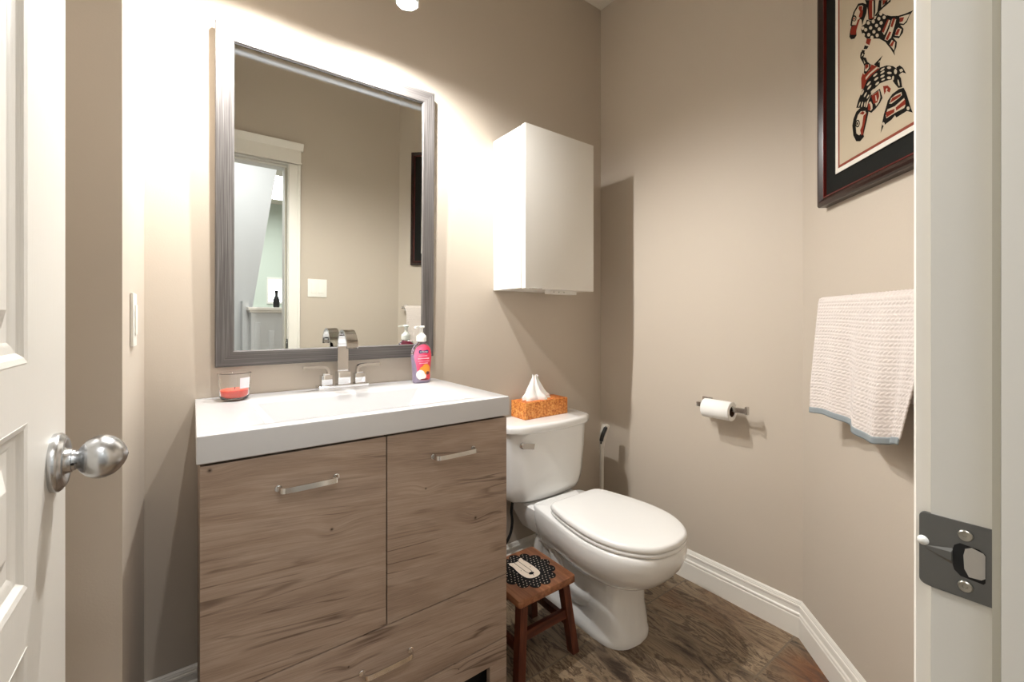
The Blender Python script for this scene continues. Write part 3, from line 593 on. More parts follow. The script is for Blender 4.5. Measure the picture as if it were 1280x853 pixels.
# ------------------------------------------------------------------ hallway behind the camera (seen in the mirror)
struct('wall_hall_left', box(-1.6, -1.5, -4.6, HY, 0, CEIL), M['hall'])
struct('wall_hall_right', box(1.85, 1.95, -4.6, HY, 0, CEIL), M['hall'])
struct('wall_hall_far', [box(-1.5, .93, -4.6, -4.5, 0, CEIL), box(1.18, 1.85, -4.6, -4.5, 0, CEIL), box(.93, 1.18, -4.6, -4.5, 0, 1.25), box(.93, 1.18, -4.6, -4.5, 1.62, CEIL)], M['hallgreen'], smooth=False)
M['pane'] = mat('window_daylight', (1, 1, 1), .5, Emission_Color=(.93, .97, 1, 1), Emission_Strength=2.2)
wn_ = struct('window_1', [box(.92, 1.19, -4.51, -4.485, 1.23, 1.26), box(.92, 1.19, -4.51, -4.485, 1.61, 1.64), box(.92, .94, -4.51, -4.485, 1.26, 1.61), box(1.17, 1.19, -4.51, -4.485, 1.26, 1.61)], M['trim'])
obj('pane', box(.94, 1.17, -4.56, -4.55, 1.26, 1.61), M['pane'], wn_)
dd = struct('door_2', [box(.62, .93, -4.5, -4.47, 0, 1.2, .003), box(.98, 1.32, -4.5, -4.47, 0, 1.2, .003)], M['hallgreen'])
# sloping underside of the stairs, white newel wall with a cap
struct('wall_stair_slope', poly([(-1.2, -1.30, .0), (.405, -1.30, 0), (.42, -1.30, 1.14), (.61, -1.30, 2.42), (.66, -1.30, CEIL), (-1.2, -1.30, CEIL)], (0, -.08, 0)), M['hall'], smooth=False)
nw = thing('stair_newel_wall', (.62, -.95, 0), 'white panelled half wall with a flat cap, reflected at the lower left of the mirror', 'half wall')
obj('post', [box(.375, .95, -1.05, -.90, 0, 1.13), box(.40, .44, -.905, -.893, .1, 1.05, .003), box(.50, .54, -.905, -.893, .1, .98, .003)], M['hall'], nw)
obj('cap', [box(.355, .97, -1.07, -.88, 1.145, 1.172, .006), box(.365, .96, -1.06, -.89, 1.128, 1.147, .006)], M['trim'], nw)
obj('side_panel', box(.33, .375, -1.25, -1.05, 0, 1.22), M['hall'], nw)
fig = thing('black_bottle', (.565, -.98, 1.172), 'small black bottle standing on the white half-wall cap, reflected in the mirror', 'bottle')
obj('body', lathe([(0, 0), (.022, 0), (.024, .01), (.024, .06), (.016, .085), (.010, .095), (.010, .12), (.013, .122), (.013, .14), (0, .142)], (.565, -.98, 1.172)), M['black'], fig)

# ------------------------------------------------------------------ vanity
VX0, VX1, VYF = .012, .765, 1.062
KN = [(.0235, .818, .010), (.235, .600, .012), (.625, .600, .012), (.08, .51, .007)]
M['wood_a'] = wood_vanity('vanity_wood_left_door', .3, [(.028, .826, .011), (.262, .640, .010)])
M['wood_b'] = wood_vanity('vanity_wood_right_door', 2.1, [(.655, .560, .011), (.50, .68, .007)])
M['wood_c'] = wood_vanity('vanity_wood_drawer', 4.7, [(.30, .30, .006)])
M['wood_d'] = wood_vanity('vanity_wood_plinth', 6.3, [(.6, .15, .005)])
M['wood_s'] = wood_vanity('vanity_wood_side', 8.3, [(.6, .15, .005)])
van = thing('bathroom_vanity', (.39, 1.30, 0), 'wood-grain vanity cabinet with bar handles under the white sink counter', 'cabinet')
obj('side_panel', box(VX0, VX0+.018, VYF+.02, 1.545, 0, .840), M['wood_s'], van)
obj('side_panel', box(VX1-.018, VX1, VYF+.02, 1.545, 0, .840), M['wood_s'], van)
obj('back_panel', box(VX0+.018, VX1-.018, 1.530, 1.545, .10, .840), M['wood_s'], van)
obj('cabinet_floor', box(VX0+.018, VX1-.018, VYF+.02, 1.530, .145, .163), M['wood_s'], van)
obj('front_rail', box(VX0+.018, VX1-.018, VYF+.022, VYF+.04, .80, .838), M['dark'], van)
def handle(x0, x1, z, parent, nm='handle'):
    yf = VYF-.001; r = .004
    P = catmull([(x0+.006, yf, z), (x0+.006, yf-.012, z), (x0+.009, yf-.022, z), (x0+.022, yf-.0265, z), ((x0+x1)/2, yf-.0275, z), (x1-.022, yf-.0265, z), (x1-.009, yf-.022, z), (x1-.006, yf-.012, z), (x1-.006, yf, z)], 7)
    b = sweep(P, [(-.0018, -.006), (.0018, -.006), (.0018, .006), (-.0018, .006)], up=(0, 0, 1))
    obj(nm, [b] + [cyl((x, yf+.0, z), (x, yf-.004, z), .0075, 20, bev=.001) for x in (x0+.006, x1-.006)], M['pull'], parent, ang=25)
SPL = .3935
d1 = obj('door', box(VX0, SPL-.0015, VYF, VYF+.018, .3615, .836, .0012), M['wood_a'], van)
handle(.145, .277, .762, d1)
d2_ = obj('door', box(SPL+.0015, VX1, VYF, VYF+.018, .3615, .836, .0012), M['wood_b'], van)
handle(.515, .652, .762, d2_)
dr = obj('drawer', box(VX0, VX1, VYF, VYF+.018, .1725, .3585, .0012), M['wood_c'], van)
handle(.325, .462, .272, dr)
obj('plinth', [box(VX0, VX1, VYF, VYF+.018, .106, .1695, .001), box(VX0, VX0+.06, VYF, VYF+.018, 0, .107, .001), box(VX1-.06, VX1, VYF, VYF+.018, 0, .107, .001)], M['wood_d'], van)
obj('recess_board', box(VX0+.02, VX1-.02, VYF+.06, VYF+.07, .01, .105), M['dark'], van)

# counter with integral basin
CX0, CX1, CY0, CY1, CZ0, CZ1 = .006, .771, 1.055, 1.563, .842, .899
cnt = thing('sink_counter', (.39, 1.3, CZ0), 'thick white counter with a wide shallow rectangular basin on the wooden vanity', 'sink')
R1 = [rrect(CX0+.002, CX1-.002, CY0+.002, CY1, .003, CZ0), rrect(CX0, CX1, CY0, CY1, .003, CZ0+.002), rrect(CX0, CX1, CY0, CY1, .003, CZ1-.003), rrect(CX0+.0008, CX1-.0008, CY0+.0008, CY1-.0008, .003, CZ1-.001), rrect(CX0+.003, CX1-.003, CY0+.003, CY1-.003, .003, CZ1),
      rrect(.128, .650, 1.100, 1.412, .012, CZ1), rrect(.131, .647, 1.103, 1.409, .012, CZ1-.0012), rrect(.134, .644, 1.106, 1.404, .012, CZ1-.005), rrect(.190, .588, 1.125, 1.380, .02, CZ1-.080), rrect(.205, .573, 1.138, 1.366, .02, CZ1-.088), rrect(.37, .41, 1.24, 1.27, .012, CZ1-.094)]
cb_ = loft(R1, False, True)
obj('countertop', cb_, M['counter'], cnt, ang=30)
obj('drain', [lathe([(0, .004), (.016, .004), (.020, .003), (.022, 0), (0, 0)], (.39, 1.255, CZ1-.0945))], M['chrome'], cnt)

# faucet
fa = thing('faucet', (.405, 1.50, CZ1), 'chrome two-handle faucet with a flat arched spout at the back of the sink', 'faucet')
FYc = 1.500
obj('base_plate', box(.325, .485, FYc-.026, FYc+.026, CZ1, CZ1+.016, .0025, 3), M['chrome'], fa)
sp_ = [(.405, FYc+.002, CZ1+.05)]
SPB = [(FYc+.001, CZ1+.055), (FYc, CZ1+.105), (FYc-.002, CZ1+.145), (FYc-.010, CZ1+.170), (FYc-.028, CZ1+.189), (FYc-.055, CZ1+.195), (FYc-.083, CZ1+.186), (FYc-.101, CZ1+.166), (FYc-.110, CZ1+.142)]
path = catmull([(.405, y, z) for y, z in SPB], 7)
obj('spout', [sweep(path, [(-.017, -.0045), (.017, -.0045), (.0175, -.003), (.0175, .003), (.017, .0045), (-.017, .0045), (-.0175, .003), (-.0175, -.003)], side=(1, 0, 0)), box(.385, .425, FYc-.021, FYc+.021, CZ1+.016, CZ1+.058, .002)], M['chrome'], fa, ang=28)
for sgn, xh in ((-1, .352), (1, .458)):
    blk = box(xh-.0165, xh+.0165, FYc-.0165, FYc+.0165, CZ1+.016, CZ1+.050, .002)
    pth = catmull([(xh+sgn*(-.006), FYc, CZ1+.050), (xh-sgn*.006, FYc, CZ1+.062), (xh, FYc, CZ1+.074), (xh+sgn*.018, FYc, CZ1+.078), (xh+sgn*.045, FYc-.002, CZ1+.0785), (xh+sgn*.070, FYc-.004, CZ1+.079)], 6)
    lev = sweep(pth, [(-.010, -.004), (.010, -.004), (.010, .004), (-.010, .004)], side=(0, 1, 0))
    h_ = obj('tap_handle', [blk, lev, box(xh-.011, xh+.011, FYc-.011, FYc+.011, CZ1+.049, CZ1+.056, .001)], M['chrome'], fa, ang=28)

# candle in a glass
M['glass'] = mat('clear_glass', (1, 1, 1), .02, Transmission_Weight=1.0, IOR=1.45)
M['wax'] = mat('red_wax', srgb(238, 84, 60), .35, Subsurface_Weight=.3, Subsurface_Scale=.02)
ca = thing('candle_jar', (.098, 1.478, CZ1), 'small glass jar with a low layer of red candle wax on the counter', 'candle')
cc_ = (.098, 1.478, CZ1)
obj('glass_jar', lathe([(0, .002), (.030, .002), (.0345, .006), (.0365, .014), (.0412, .074), (.0425, .078), (.0405, .079), (.0388, .074), (.0345, .016), (.0325, .0095), (.028, .007), (0, .007)], cc_, n=64), M['glass'], ca, ang=60)
wx = obj('candle_wax', lathe([(0, .0078), (.0275, .0078), (.0318, .0100), (.0338, .0165), (.0352, .030), (.0330, .0310), (.010, .0300), (0, .0298)], cc_, n=64), M['wax'], ca, ang=50, label='orange-red wax')
obj('wick', cyl((.098, 1.478, CZ1+.0295), (.099, 1.478, CZ1+.037), .001, 8), M['black'], ca)
M['sticker'] = mat('sticker_pale', srgb(236, 228, 232), .6)
# pale sticker on the far side of the jar
def arcpatch(c0, r0, r1, z0, z1, a0, a1, n=14, t=.0005, bulge=None):
    b = bmesh.new(); G = []
    m_ = 10
    for j in range(m_+1):
        z = z0+(z1-z0)*j/m_; r = r0+(r1-r0)*j/m_
        G.append([b.verts.new((c0[0]+(r+t)*math.cos(a0+(a1-a0)*i/n), c0[1]+(r+t)*math.sin(a0+(a1-a0)*i/n), z)) for i in range(n+1)])
    for j in range(m_):
        for i in range(n): b.faces.new((G[j][i], G[j][i+1], G[j+1][i+1], G[j+1][i]))
    return b
obj('sticker', arcpatch(cc_, .0380, .0405, CZ1+.036, CZ1+.066, math.radians(-75), math.radians(-28)), M['sticker'], ca)

# soap bottle: oval body, foam pump, shaped label with its wordmark
M['soap'] = mat('lilac_liquid', srgb(214, 200, 230), .15, Transmission_Weight=.25, IOR=1.2)
M['pink'] = mat('label_pink', srgb(240, 70, 108), .4); 
def labelmat():
    m = M['pink']; t = NT(m); P = t.n('ShaderNodeNewGeometry').outputs['Position']
    s_ = t.n('ShaderNodeSeparateXYZ'); t.l(P, s_.inputs[0])
    f_ = t.math('ADD', t.math('MULTIPLY', t.math('SUBTRACT', s_.outputs[0], .66), 9), t.math('MULTIPLY', t.math('SUBTRACT', 1.04, s_.outputs[2]), 3))
    t.base(t.ramp(f_, [(0, srgb(246, 130, 170)), (.35, srgb(238, 62, 104)), (.8, srgb(240, 84, 84))]))
labelmat()
M['navy'] = mat('label_navy', srgb(44, 42, 104), .4); M['lw'] = mat('label_white', srgb(250, 248, 245), .4)
M['orange'] = mat('label_orange', srgb(250, 165, 60), .4); M['cocoa'] = mat('label_brown', srgb(110, 50, 50), .5); M['lpink'] = mat('label_pale_pink', srgb(252, 190, 205), .4)
SB = Vector((.678, 1.478, CZ1)); yaw = math.radians(3)     # label turned to the doorway
def sbx(u, d, z):   # u across the label, d outward
    x = u*math.cos(yaw) - (-d)*math.sin(yaw); y = u*math.sin(yaw) + (-d)*math.cos(yaw)
    return Vector((SB.x+x, SB.y+y, SB.z+z))
def sec(z, a, b_, n=48, e=2.4):
    out = []
    for k_ in range(n):
        th = 2*PI*k_/n; c_, s_ = math.cos(th), math.sin(th)
        out.append(sbx(a*math.copysign(abs(c_)**(2/e), c_), b_*math.copysign(abs(s_)**(2/e), s_), z))
    return out
PR = [(.0, .030, .016), (.003, .0335, .0185), (.010, .0345, .0192), (.035, .0340, .019), (.065, .0365, .0195), (.090, .0395, .020), (.108, .0395, .0198), (.124, .0360, .019), (.136, .0280, .0175), (.144, .0180, .0150), (.148, .0135, .0135), (.152, .0125, .0125)]
so = thing('soap_bottle', tuple(SB), 'clear hand soap bottle with pink label and white foam pump by the faucet', 'soap bottle')
obj('bottle', loft([sec(z, a, b_) for z, a, b_ in PR]), M['glass'], so, ang=60)
obj('liquid', loft([sec(z+.001, a-.002, b_-.002) for z, a, b_ in PR[:6]] + [sec(.104, .0375, .0178)]), M['soap'], so, ang=60)
def hw(z):
    for (z0, a0, b0), (z1, a1, b1) in zip(PR, PR[1:]):
        if z0 <= z <= z1: t_ = (z-z0)/(z1-z0); return a0+(a1-a0)*t_, b0+(b1-b0)*t_
    return PR[-1][1], PR[-1][2]
def lay(u, z, k_):
    a, b_ = hw(z); uu = max(-.999, min(.999, u/a)); return sbx(u, b_*(1-abs(uu)**2.4)**(1/2.4) + .0004*k_ + .0003, z)
def flatpatch(pts, k_):
    """fan of a star-shaped outline on the bottle front (u, z)"""
    b = bmesh.new(); cx = sum(p[0] for p in pts)/len(pts); cz = sum(p[1] for p in pts)/len(pts); n = len(pts); G = []
    for j in range(7):
        t_ = j/6
        if j == 0: G.append([b.verts.new(lay(cx, cz, k_))]*n)
        else: G.append([b.verts.new(lay(cx+(p[0]-cx)*t_, cz+(p[1]-cz)*t_, k_)) for p in pts])
    for j in range(1, 7):
        for i in range(n):
            i2 = (i+1) % n
            if j == 1: b.faces.new((G[0][0], G[1][i], G[1][i2]))
            else: b.faces.new((G[j-1][i], G[j][i], G[j][i2], G[j-1][i2]))
    return b
def ellp(cx, cz, rx, rz, n=28, an=0):
    return [(cx+rx*math.cos(2*PI*k_/n)*math.cos(an)-rz*math.sin(2*PI*k_/n)*math.sin(an), cz+rx*math.cos(2*PI*k_/n)*math.sin(an)+rz*math.sin(2*PI*k_/n)*math.cos(an)) for k_ in range(n)]
lab = [(p[0], p[1]) for p in catmull([(-.020, .016, 0), (.002, .011, 0), (.026, .014, 0), (.0295, .040, 0), (.032, .070, 0), (.0345, .095, 0), (.032, .118, 0), (.022, .134, 0), (0, .142, 0), (-.022, .134, 0), (-.032, .118, 0), (-.0345, .095, 0), (-.029, .070, 0), (-.024, .040, 0)], 4, True)]
lb = obj('label', flatpatch(lab, 0), M['pink'], so, label='pink front label with fruit picture and wordmark')
obj('badge', flatpatch([(p.x, p.y) for p in rrect(-.0195, .0195, .1085, .1205, .004, 0)], 1), M['navy'], lb)
def text_mesh(s_, size, fn):
    cu = bpy.data.curves.new('t', 'FONT'); cu.body = s_; cu.size = size; cu.align_x = 'CENTER'; cu.align_y = 'CENTER'; cu.resolution_u = 3
    to = bpy.data.objects.new('t', cu); C.objects.link(to); dg = bpy.context.evaluated_depsgraph_get(); dg.update()
    me = bpy.data.meshes.new_from_object(to.evaluated_get(dg)); bpy.data.objects.remove(to)
    b = bmesh.new(); b.from_mesh(me)
    for v in b.verts: v.co = fn(v.co.x, v.co.y)
    return b
obj('wordmark', text_mesh('softsoap', .0095, lambda u, v: lay(u, .1150+v, 2)), M['lw'], lb)
obj('caption', [flatpatch([(x0, z), (x1, z), (x1, z+h), (x0, z+h)], 1) for x0, x1, z, h in ((-.020, .014, .098, .0028), (-.023, .022, .087, .0055), (-.022, .024, .079, .0022), (-.018, .016, .071, .0030))], M['lpink'], lb)
obj('fruit_picture', [flatpatch(ellp(.010, .050, .017, .020, an=.4), 1), flatpatch(ellp(-.006, .046, .012, .015, an=-.3), 1.3)], M['orange'], lb)
obj('flower_picture', [flatpatch(ellp(-.012, .031, .016, .018, an=.2), 2), flatpatch(ellp(-.002, .025, .012, .010), 2.2)], M['lw'], lb)
obj('seed_picture', [flatpatch(ellp(.016, .036, .007, .006), 2.5), flatpatch(ellp(.002, .014, .016, .0022), 2.5)], M['cocoa'], lb)
SP = (SB.x, SB.y, SB.z)
pm = obj('pump', [lathe([(.0, .150), (.0150, .150), (.0185, .153), (.0188, .166), (.0170, .172), (.0115, .178), (.0095, .180), (.0075, .184), (.0065, .188), (.0065, .200), (.012, .202), (.0125, .206), (.0105, .2085), (0, .209)], SP, n=36)], M['plasticw'], so, ang=40)
obj('nozzle', sweep([sbx(.004, 0, .2045), sbx(-.012, .004, .2055), sbx(-.026, .007, .2035), sbx(-.028, .0075, .201)], [(-.005, -.0028), (.005, -.0028), (.005, .0028), (-.005, .0028)]), M['plasticw'], pm)

# ------------------------------------------------------------------ mirror, hung leaning forward at the top
mi = thing('wall_mirror', (.408, WY-.02, .985), 'rectangular wall mirror in a wide brushed grey frame above the sink', 'mirror')
mx0, mx1, mz0, mz1 = .0535, .7585, .989, 2.010
TI = math.radians(.7); FW = .048; FD = .020
def tilt(b, back=.004):
    """bottom edge stands 'back' off the wall, whole frame leans by TI about it"""
    for v in b.verts:
        h = v.co.z - mz0; d = v.co.y     # d: distance in front of the frame back
        v.co.y = WY - back - d*math.cos(TI) - h*math.sin(TI) + FD*0
        v.co.z = mz0 + h*math.cos(TI) - d*math.sin(TI)
    return b
def rail(name, m_, a, b_, c_, d_):
    # outer edge a->b, inner edge d->c (x, z)
    pts = [(p[0], 0, p[1]) for p in (a, b_, c_, d_)]
    def off(k_, y):  # inset of the outer edge
        o_ = Vector((a[0]+b_[0], 0, a[1]+b_[1]))/2; i_ = Vector((c_[0]+d_[0], 0, c_[1]+d_[1]))/2; n = (i_-o_).normalized()*k_
        return n
    A_, B_, C_, D_ = [Vector(p) for p in pts]
    n = off(1, 0)
    def sh(p, k_, y, o):    # slide along the mitre
        s_ = (o-p); s_ = s_/abs(s_.dot(n)); r = p + s_*k_; return Vector((r.x, y, r.z))
    r0 = [sh(A_, 0, 0, D_), sh(A_, 0, FD-.002, D_), sh(A_, .002, FD, D_), sh(A_, FW-.003, FD-.002, D_), sh(A_, FW, FD-.006, D_), sh(A_, FW, .004, D_)]
    r1 = [sh(B_, 0, 0, C_), sh(B_, 0, FD-.002, C_), sh(B_, .002, FD, C_), sh(B_, FW-.003, FD-.002, C_), sh(B_, FW, FD-.006, C_), sh(B_, FW, .004, C_)]
    obj(name, tilt(loft([r0, r1])), m_, mi, ang=20)
o0, o1, o2, o3 = (mx0, mz0), (mx1, mz0), (mx1, mz1), (mx0, mz1)
i0, i1, i2, i3 = (mx0+FW, mz0+FW), (mx1-FW, mz0+FW), (mx1-FW, mz1-FW), (mx0+FW, mz1-FW)
rail('frame_rail', M['frame_h'], o0, o1, i1, i0)
rail('frame_rail', M['frame_v'], o1, o2, i2, i1)
rail('frame_rail', M['frame_h'], o2, o3, i3, i2)
rail('frame_rail', M['frame_v'], o3, o0, i0, i3)
obj('mirror_glass', tilt(box(mx0+FW-.006, mx1-FW+.006, .006, .011, mz0+FW-.006, mz1-FW+.006)), M['mirror'], mi, smooth=False)
obj('bracket', [box(.30, .51, 1.556, WY-.0005, 1.62, 1.65)], M['dark'], mi)
obj('shade_strip', tilt(box(mx0+FW-.001, mx1-FW+.001, .008, FD-.007, mz1-FW-.0022, mz1-FW)), M['dark'], mi, smooth=False)  # black strip put in for the shade under the top rail

# ------------------------------------------------------------------ two-lamp wall light above the mirror
M['shade'] = mat('frosted_glass', (.62, .63, .64), .35, Transmission_Weight=.35, IOR=1.45)
M['bulb'] = mat('bulb_glow', (1, 1, 1), .5, Emission_Color=(1, .95, .86, 1), Emission_Strength=5)
li = thing('vanity_light', (.40, WY-.02, 2.30), 'wall light with downward glass shades above the mirror', 'wall light')
obj('backplate', box(.24, .47, WY-.022, WY-.001, 2.30, 2.40, .004), M['chrome'], li)
obj('bar', [cyl((.14, WY-.05, 2.35), (.57, WY-.05, 2.35), .009, 20), cyl((.355, WY-.02, 2.35), (.355, WY-.05, 2.35), .012, 20)], M['chrome'], li)
LZ = 2.134; LY = 1.292
for lx in (.165, .545):
    obj('arm', tube(catmull([(lx, WY-.05, 2.35), (lx, WY-.12, 2.375), (lx, LY+.08, 2.37), (lx, LY+.02, 2.33), (lx, LY, 2.28), (lx, LY, 2.24)], 6), .006), M['chrome'], li)
    obj('socket', lathe([(0, .15), (.022, .15), (.034, .142), (.036, .12), (.036, .055), (.0335, .055), (.0335, .118), (0, .125)], (lx, LY, LZ-.006), n=40), M['chrome'], li, ang=40)
    obj('shade', lathe([(.0335, .062), (.0375, .062), (.0385, .014), (.0375, .004), (.034, 0), (.0325, .002), (.0335, .012)], (lx, LY, LZ-.006), n=8), M['shade'], li, ang=20)
    obj('bulb', lathe([(0, .012), (.012, .013), (.022, .020), (.025, .032), (.024, .05), (.014, .065), (.012, .11), (0, .11)], (lx, LY, LZ+.008), n=32), M['bulb'], li)
    l = bpy.data.lights.new('vanity_lamp', 'SPOT'); l.energy = LAMP_W*4; l.color = (1.0, .982, .955); l.spot_size = math.radians(180); l.spot_blend = .7; l.shadow_soft_size = .015
    lo = bpy.data.objects.new('vanity_lamp', l); C.objects.link(lo); lo.location = (lx, LY, LZ-.009)

# ------------------------------------------------------------------ wall cabinet
wc = thing('wall_cabinet', (1.25, 1.45, 1.258), 'white wall cabinet with a plain door mounted above the toilet', 'cabinet')
obj('body', box(1.056, 1.444, 1.368, WY-.001, 1.258, 1.908, .001), M['white'], wc)
cdn = obj('door', box(1.056, 1.444, 1.338, 1.3645, 1.256, 1.910, .0015), M['white'], wc)
obj('handle', box(1.083, 1.135, 1.328, 1.350, 1.2535, 1.2565, .0008), M['nickel'], cdn)
hb = obj('hinge_bracket', box(1.245, 1.40, 1.40, 1.44, 1.243, 1.2585, .001), M['white'], wc)
for x_ in (1.262, 1.292, 1.322): obj('screw', cyl((x_, 1.3995, 1.251), (x_, 1.402, 1.251), .0028, 12), M['screw'], hb)

# ------------------------------------------------------------------ toilet
TX = 1.253
to = thing('toilet', (TX, 1.2, 0), 'white two-piece toilet with closed lid in the corner by the stool', 'toilet')
def ring_t(z, pts): return half_outline(pts, TX, z)
RIM = [(1.375, 0.0), (1.375, .10), (1.368, .132), (1.30, .147), (1.212, .163), (1.112, .180), (1.012, .186), (.922, .172), (.852, .130), (.814, .075), (.802, 0)]
def scl(pts, kw, y0=None, yb=None, kf=None):
    """narrow by kw; front end moved to y0, back end to yb"""
    a = pts[-1][0]; b_ = pts[0][0]; y0 = a if y0 is None else y0; yb = b_ if yb is None else yb
    return [(y0 + (y-a)/(b_-a)*(yb-y0), w_*kw) for y, w_ in pts]
FOOT = [(1.44, 0), (1.44, .06), (1.42, .098), (1.30, .106), (1.15, .110), (1.05, .110), (.99, .098), (.955, .060), (.944, 0)]
COL = [(1.44, 0), (1.44, .045), (1.42, .07), (1.30, .072), (1.16, .082), (1.06, .103), (.99, .094), (.959, .056), (.949, 0)]
COL2 = [(1.44, 0), (1.44, .05), (1.42, .072), (1.30, .074), (1.17, .076), (1.07, .094), (1.00, .087), (.968, .053), (.958, 0)]
NECK = [(1.42, 0), (1.42, .055), (1.40, .080), (1.30, .086), (1.17, .088), (1.07, .093), (1.00, .086), (.966, .054), (.955, 0)]
bowl = [ring_t(0, FOOT), ring_t(.006, scl(FOOT, 1.02)), ring_t(.022, scl(FOOT, 1.0)), ring_t(.034, scl(FOOT, .965, .947)), ring_t(.055, COL), ring_t(.12, COL2), ring_t(.175, scl(COL2, 1.0, .957)), ring_t(.205, NECK), ring_t(.212, scl(NECK, 1.10, .940)),
        ring_t(.228, scl(RIM, .72, .892, 1.37)), ring_t(.260, scl(RIM, .86, .847, 1.37)), ring_t(.297, scl(RIM, .955, .818, 1.372)), ring_t(.331, scl(RIM, .995, .804)), ring_t(.356, RIM), ring_t(.370, scl(RIM, .992, .804)), ring_t(.3755, scl(RIM, .97, .809, 1.373)), ring_t(.376, scl(RIM, .6, .87, 1.34))]
obj('bowl', loft(bowl), M['ceramic'], to, ang=60)
# trapway bulges on the sides
tw = []
for sx_ in (-1, 1):
    P = catmull([(TX+sx_*.052, 1.03, .19), (TX+sx_*.062, 1.12, .10), (TX+sx_*.064, 1.20, .085), (TX+sx_*.062, 1.27, .13), (TX+sx_*.06, 1.31, .21), (TX+sx_*.058, 1.36, .25), (TX+sx_*.056, 1.40, .18), (TX+sx_*.056, 1.42, .06)], 8)
    tw.append(tube(P, .034, 20))
obj('trapway', tw, M['ceramic'], to, ang=60)
obj('tank_platform', loft([rrect(TX-.10, TX+.10, 1.33, 1.52, .04, .24), rrect(TX-.135, TX+.135, 1.33, 1.53, .04, .31), rrect(TX-.137, TX+.137, 1.33, 1.53, .03, .355), rrect(TX-.132, TX+.132, 1.335, 1.525, .03, .360)]), M['ceramic'], to)
for sx_ in (-1, 1): obj('bolt_cap', lathe([(0, .016), (.006, .0155), (.011, .010), (.012, 0), (0, 0)], (TX+sx_*.088, 1.25, .028), n=20), M['ceramic'], to)
def seat_outline(z, g=0.0):
    pts = [(1.272, 0), (1.272, .10), (1.265, .128), (1.245, .143), (1.192, .158), (1.112, .174), (1.022, .182), (.932, .170), (.857, .130), (.812, .075), (.798, 0)]
    cy = 1.032
    return half_outline([(cy+(y-cy)*(1-g*4.2), w_*(1-g*5.5)) for y, w_ in pts], TX, z)
obj('seat', loft([seat_outline(.3785, .004), seat_outline(.3805, .0015), seat_outline(.389, .001), seat_outline(.392, .004)]), M['seat'], to, ang=50)
obj('lid', loft([seat_outline(.3935, .003), seat_outline(.395, .0008), seat_outline(.402, 0), seat_outline(.4085, .0012), seat_outline(.4130, .0042), seat_outline(.4155, .010), seat_outline(.4162, .022), seat_outline(.4178, .033), seat_outline(.4192, .06), seat_outline(.4198, .12)]), M['seat'], to, ang=60)
for sx_ in (-1, 1): obj('hinge', box(TX+sx_*.07-.02, TX+sx_*.07+.02, 1.262, 1.288, .376, .396, .005, 3), M['seat'], to)
def tank_ring(z, hw_, yf, yc, r=.05):
    """hw half width, yf front at centre, yc front at the corners"""
    yb = 1.548; pts = []
    base = [(yb, 0), (yb, hw_*.55), (yb, hw_-.02), (yb-.012, hw_-.004), (yb-.04, hw_), (yc+r, hw_), (yc+r*.45, hw_-.006), (yc+.012, hw_-r*.45), (yc-.004, hw_-r*.95), (yf+(yc-yf)*.42, hw_*.55), (yf+(yc-yf)*.08, hw_*.25), (yf, 0)]
    return half_outline(base, TX, z, 96)
tk = [tank_ring(.362, .165, 1.420, 1.435), tank_ring(.366, .182, 1.400, 1.420), tank_ring(.378, .195, 1.388, 1.410), tank_ring(.400, .204, 1.380, 1.404), tank_ring(.43, .209, 1.376, 1.400), tank_ring(.46, .211, 1.374, 1.398), tank_ring(.56, .217, 1.370, 1.394), tank_ring(.661, .2205, 1.367, 1.391)]
tank = obj('tank', loft(tk), M['ceramic'], to, ang=60)
ld = [tank_ring(.662, .226, 1.358, 1.385), tank_ring(.664, .2305, 1.354, 1.379), tank_ring(.671, .2325, 1.352, 1.377), tank_ring(.688, .2325, 1.352, 1.377), tank_ring(.694, .2305, 1.354, 1.379), tank_ring(.6975, .226, 1.359, 1.384), tank_ring(.699, .218, 1.368, 1.392), tank_ring(.6995, .10, 1.44, 1.45)]
obj('tank_lid', loft(ld), M['ceramic'], to, ang=60)
fl = obj('flush_lever', [lathe([(0, .012), (.009, .012), (.013, .008), (.014, 0), (0, 0)], (1.077, 1.385, .618), (0, -1, 0), 24),
    sweep([(1.072, 1.376, .619), (1.092, 1.372, .617), (1.125, 1.368, .611)], [(-.003, -.011), (.003, -.011), (.003, .011), (-.003, .011)])], M['chrome'], to, ang=30)

# braided supply hose
M['hose'] = mat('black_braid', (.012, .012, .013), .5)
hs = thing('supply_hose', (1.06, 1.50, .12), 'thin black supply hose hanging behind the vanity under the toilet tank', 'hose')
obj('hose', tube(catmull([(1.110, 1.49, .359), (1.105, 1.489, .352), (1.098, 1.488, .31), (1.105, 1.492, .26), (1.10, 1.498, .21), (1.075, 1.505, .165), (1.05, 1.515, .14)], 8), .006, 12), M['hose'], hs)
obj('valve', [cyl((1.05, 1.500, .12), (1.05, WY-.001, .12), .010, 20), cyl((1.05, 1.515, .115), (1.05, 1.515, .15), .009, 20)], M['chrome'], hs)

